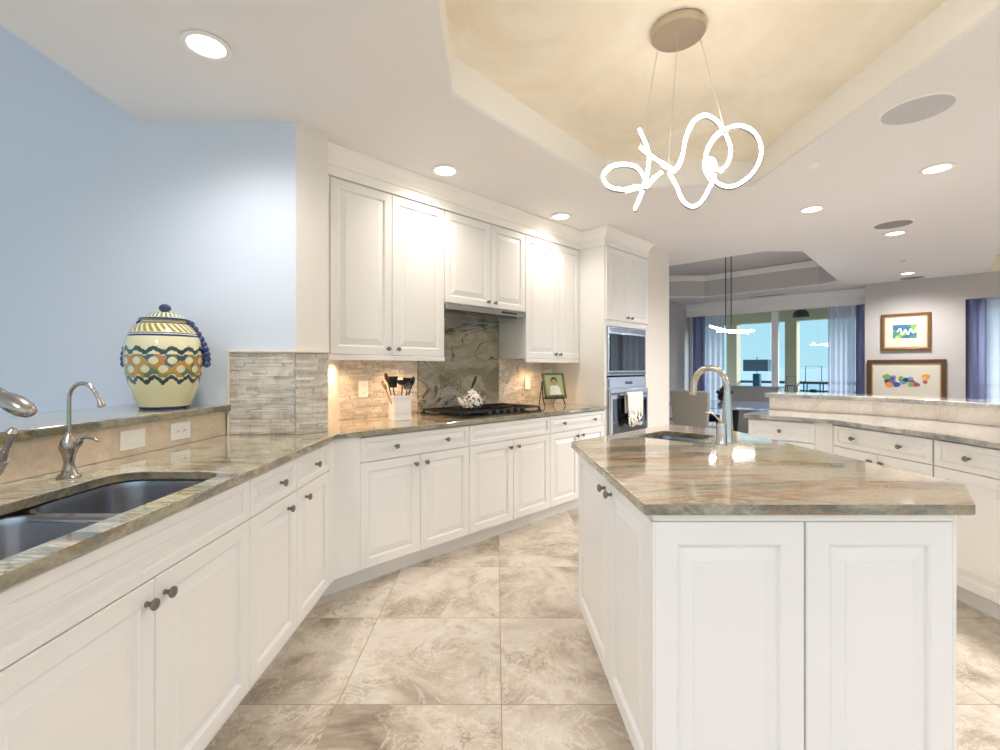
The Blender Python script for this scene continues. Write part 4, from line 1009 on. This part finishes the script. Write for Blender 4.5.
# curtains
def curtain(name, label, c, x0, x1, z0, z1, mat, waves, amp=.03):
    n = waves*10; v = []; f = []
    for i in range(n+1):
        u = i/n; x = x0+(x1-x0)*u; o = amp*math.sin(u*waves*2*PI)+.3*amp*math.sin(u*waves*5.1); q = o*R2
        for z in (z0, z1): v.append((x+q, c-x+q, z))
    for i in range(n): f.append((2*i,2*i+2,2*i+3,2*i+1))
    o = MB().add(v, f).build(name, mat, smooth=True); tag(o, label, 'curtain'); 
    if name == 'drape': sd = o.modifiers.new('s','SOLIDIFY'); sd.thickness = .004
    return o
CW = 14.40
curtain('sheer_curtain','white sheer curtain at the left side of the dining window', CW, *[ln(CW,(p-496)/475)[0] for p in (702,724)], .02, 2.42, SHEER, 4)
curtain('drape','narrow blue grey drape at the far left edge of the dining window', CW-.06, *[ln(CW,(p-496)/475)[0] for p in (691.5,704)], .02, 2.42, DRAPE, 2)
curtain('sheer_curtain','white sheer curtain at the right side of the dining window beside the pictures', CW, *[ln(CW,(p-496)/475)[0] for p in (828,855)], .02, 2.42, SHEER, 5)
curtain('drape','narrow blue grey drape between the right sheer curtain and the picture wall', CW-.06, *[ln(CW,(p-496)/475)[0] for p in (853,872)], .02, 2.42, DRAPE, 2)
curtain('sheer_curtain','wide white sheer curtain at the right picture edge', 13.95, 6.98, 8.5, .02, 2.33, SHEER, 14)
curtain('drape','blue grey drape beside the picture wall at the right window', 13.88, 6.87, 7.05, .02, 2.33, DRAPE, 2)
# framed pictures on the picture wall
def art_mat(name, scale, stops, seed):
    m, nt, b = new_mat(name); mp = mapping(nt, loc=(seed,seed*.7,0)); vo = nt.nodes.new('ShaderNodeTexVoronoi'); vo.inputs['Scale'].default_value = scale
    n = noise(nt, mp.outputs[0], scale*.6, 2); av = nt.nodes.new('ShaderNodeVectorMath'); av.operation = 'MULTIPLY_ADD'; av.inputs[1].default_value = (.12,.12,.12)
    nt.links.new(n.outputs['Color'], av.inputs[0]); nt.links.new(mp.outputs[0], av.inputs[2]); nt.links.new(av.outputs[0], vo.inputs['Vector'])
    sc = nt.nodes.new('ShaderNodeSeparateColor'); nt.links.new(vo.outputs['Color'], sc.inputs[0]); r = ramp(nt, stops, 'CONSTANT'); nt.links.new(sc.outputs[0], r.inputs[0])
    nt.links.new(r.outputs[0], b.inputs['Base Color']); b.inputs['Roughness'].default_value = .5; return m
FRB = pm('bronze_frame',(126,92,52),.35,.4); FRD = pm('dark_bronze_frame',(92,66,44),.4,.3); FRG = pm('gold_fillet',(196,156,104),.35,.5); MAT_ = pm('picture_mat',(214,210,196),.7)
def picture(label, xc, zc, w, h, fw, frm, art):
    pos = (xc-.002, PW-xc-.002, zc)
    t = thing('framed_picture', label, 'picture', pos, -A45)
    def R(a, b): return [(-a/2,-b/2),(a/2,-b/2),(a/2,b/2),(-a/2,b/2)]
    def put(o): o.rotation_euler = (PI/2,0,0); return o
    put(MB().slab(R(w,h), .002, .035, [R(w-2*fw,h-2*fw)]).build('frame', frm, t, bevel=.006))
    put(MB().slab(R(w-2*fw,h-2*fw), .003, .022, [R(w-2*fw-.03,h-2*fw-.03)]).build('fillet', FRG, t))
    put(MB().slab(R(w-2*fw-.03,h-2*fw-.03), .003, .014).build('mat', MAT_, t))
    art(t, put)
def art1(t, put):
    put(MB().slab([(-.15,-.10),(.13,-.10),(.13,.11),(-.15,.11)], .014, .0155).build('artwork', art_mat('art_green_blue', 14, [(0,(60,110,150)),(.3,(130,180,90)),(.5,(180,206,130)),(.65,(70,140,130)),(.85,(50,80,150))], 3), t))
    P = catmull([(-.10,.0,.0),(-.06,.05,0),(-.04,-.04,0),(0,.03,0),(.03,-.04,0),(.06,.04,0),(.09,-.02,0),(.13,.05,0),(.17,.0,0),(.13,-.03,0)], 6)
    o = MB().tube([(p.x,p.y,.018) for p in P], .010, 6, flat=.3).build('white_scribble', PLATE, t); put(o)
def art2(t, put):
    cols = [(60,60,70),(196,50,56),(236,150,60),(70,110,180),(40,90,170),(120,170,90),(230,190,120),(150,120,170),(200,80,90),(90,150,190)]
    rr = random.Random(11)
    for i in range(26):
        x = rr.uniform(-.24,.24); y = rr.uniform(-.065,.065); r = rr.uniform(.025,.05); c = cols[i % len(cols)]
        mt = pm('art_%d_%d_%d' % c, c, .5); z = .014+.0003*(i+1)
        o = MB().slab([(x+r*math.cos(a)*(1+.15*math.sin(3*a+i)), y+r*.9*math.sin(a)) for a in [2*PI*k/14 for k in range(14)]], .014, z).build('colour_blob', mt, t); put(o)
picture('gold-brown framed picture of a green and blue abstract block, upper of two', 6.325, 1.848, .585, .57, .035, FRB, art1)
picture('wide bronze framed picture of a row of multicoloured blobs, lower of two', 6.322, 1.09, .925, .66, .055, FRD, art2)
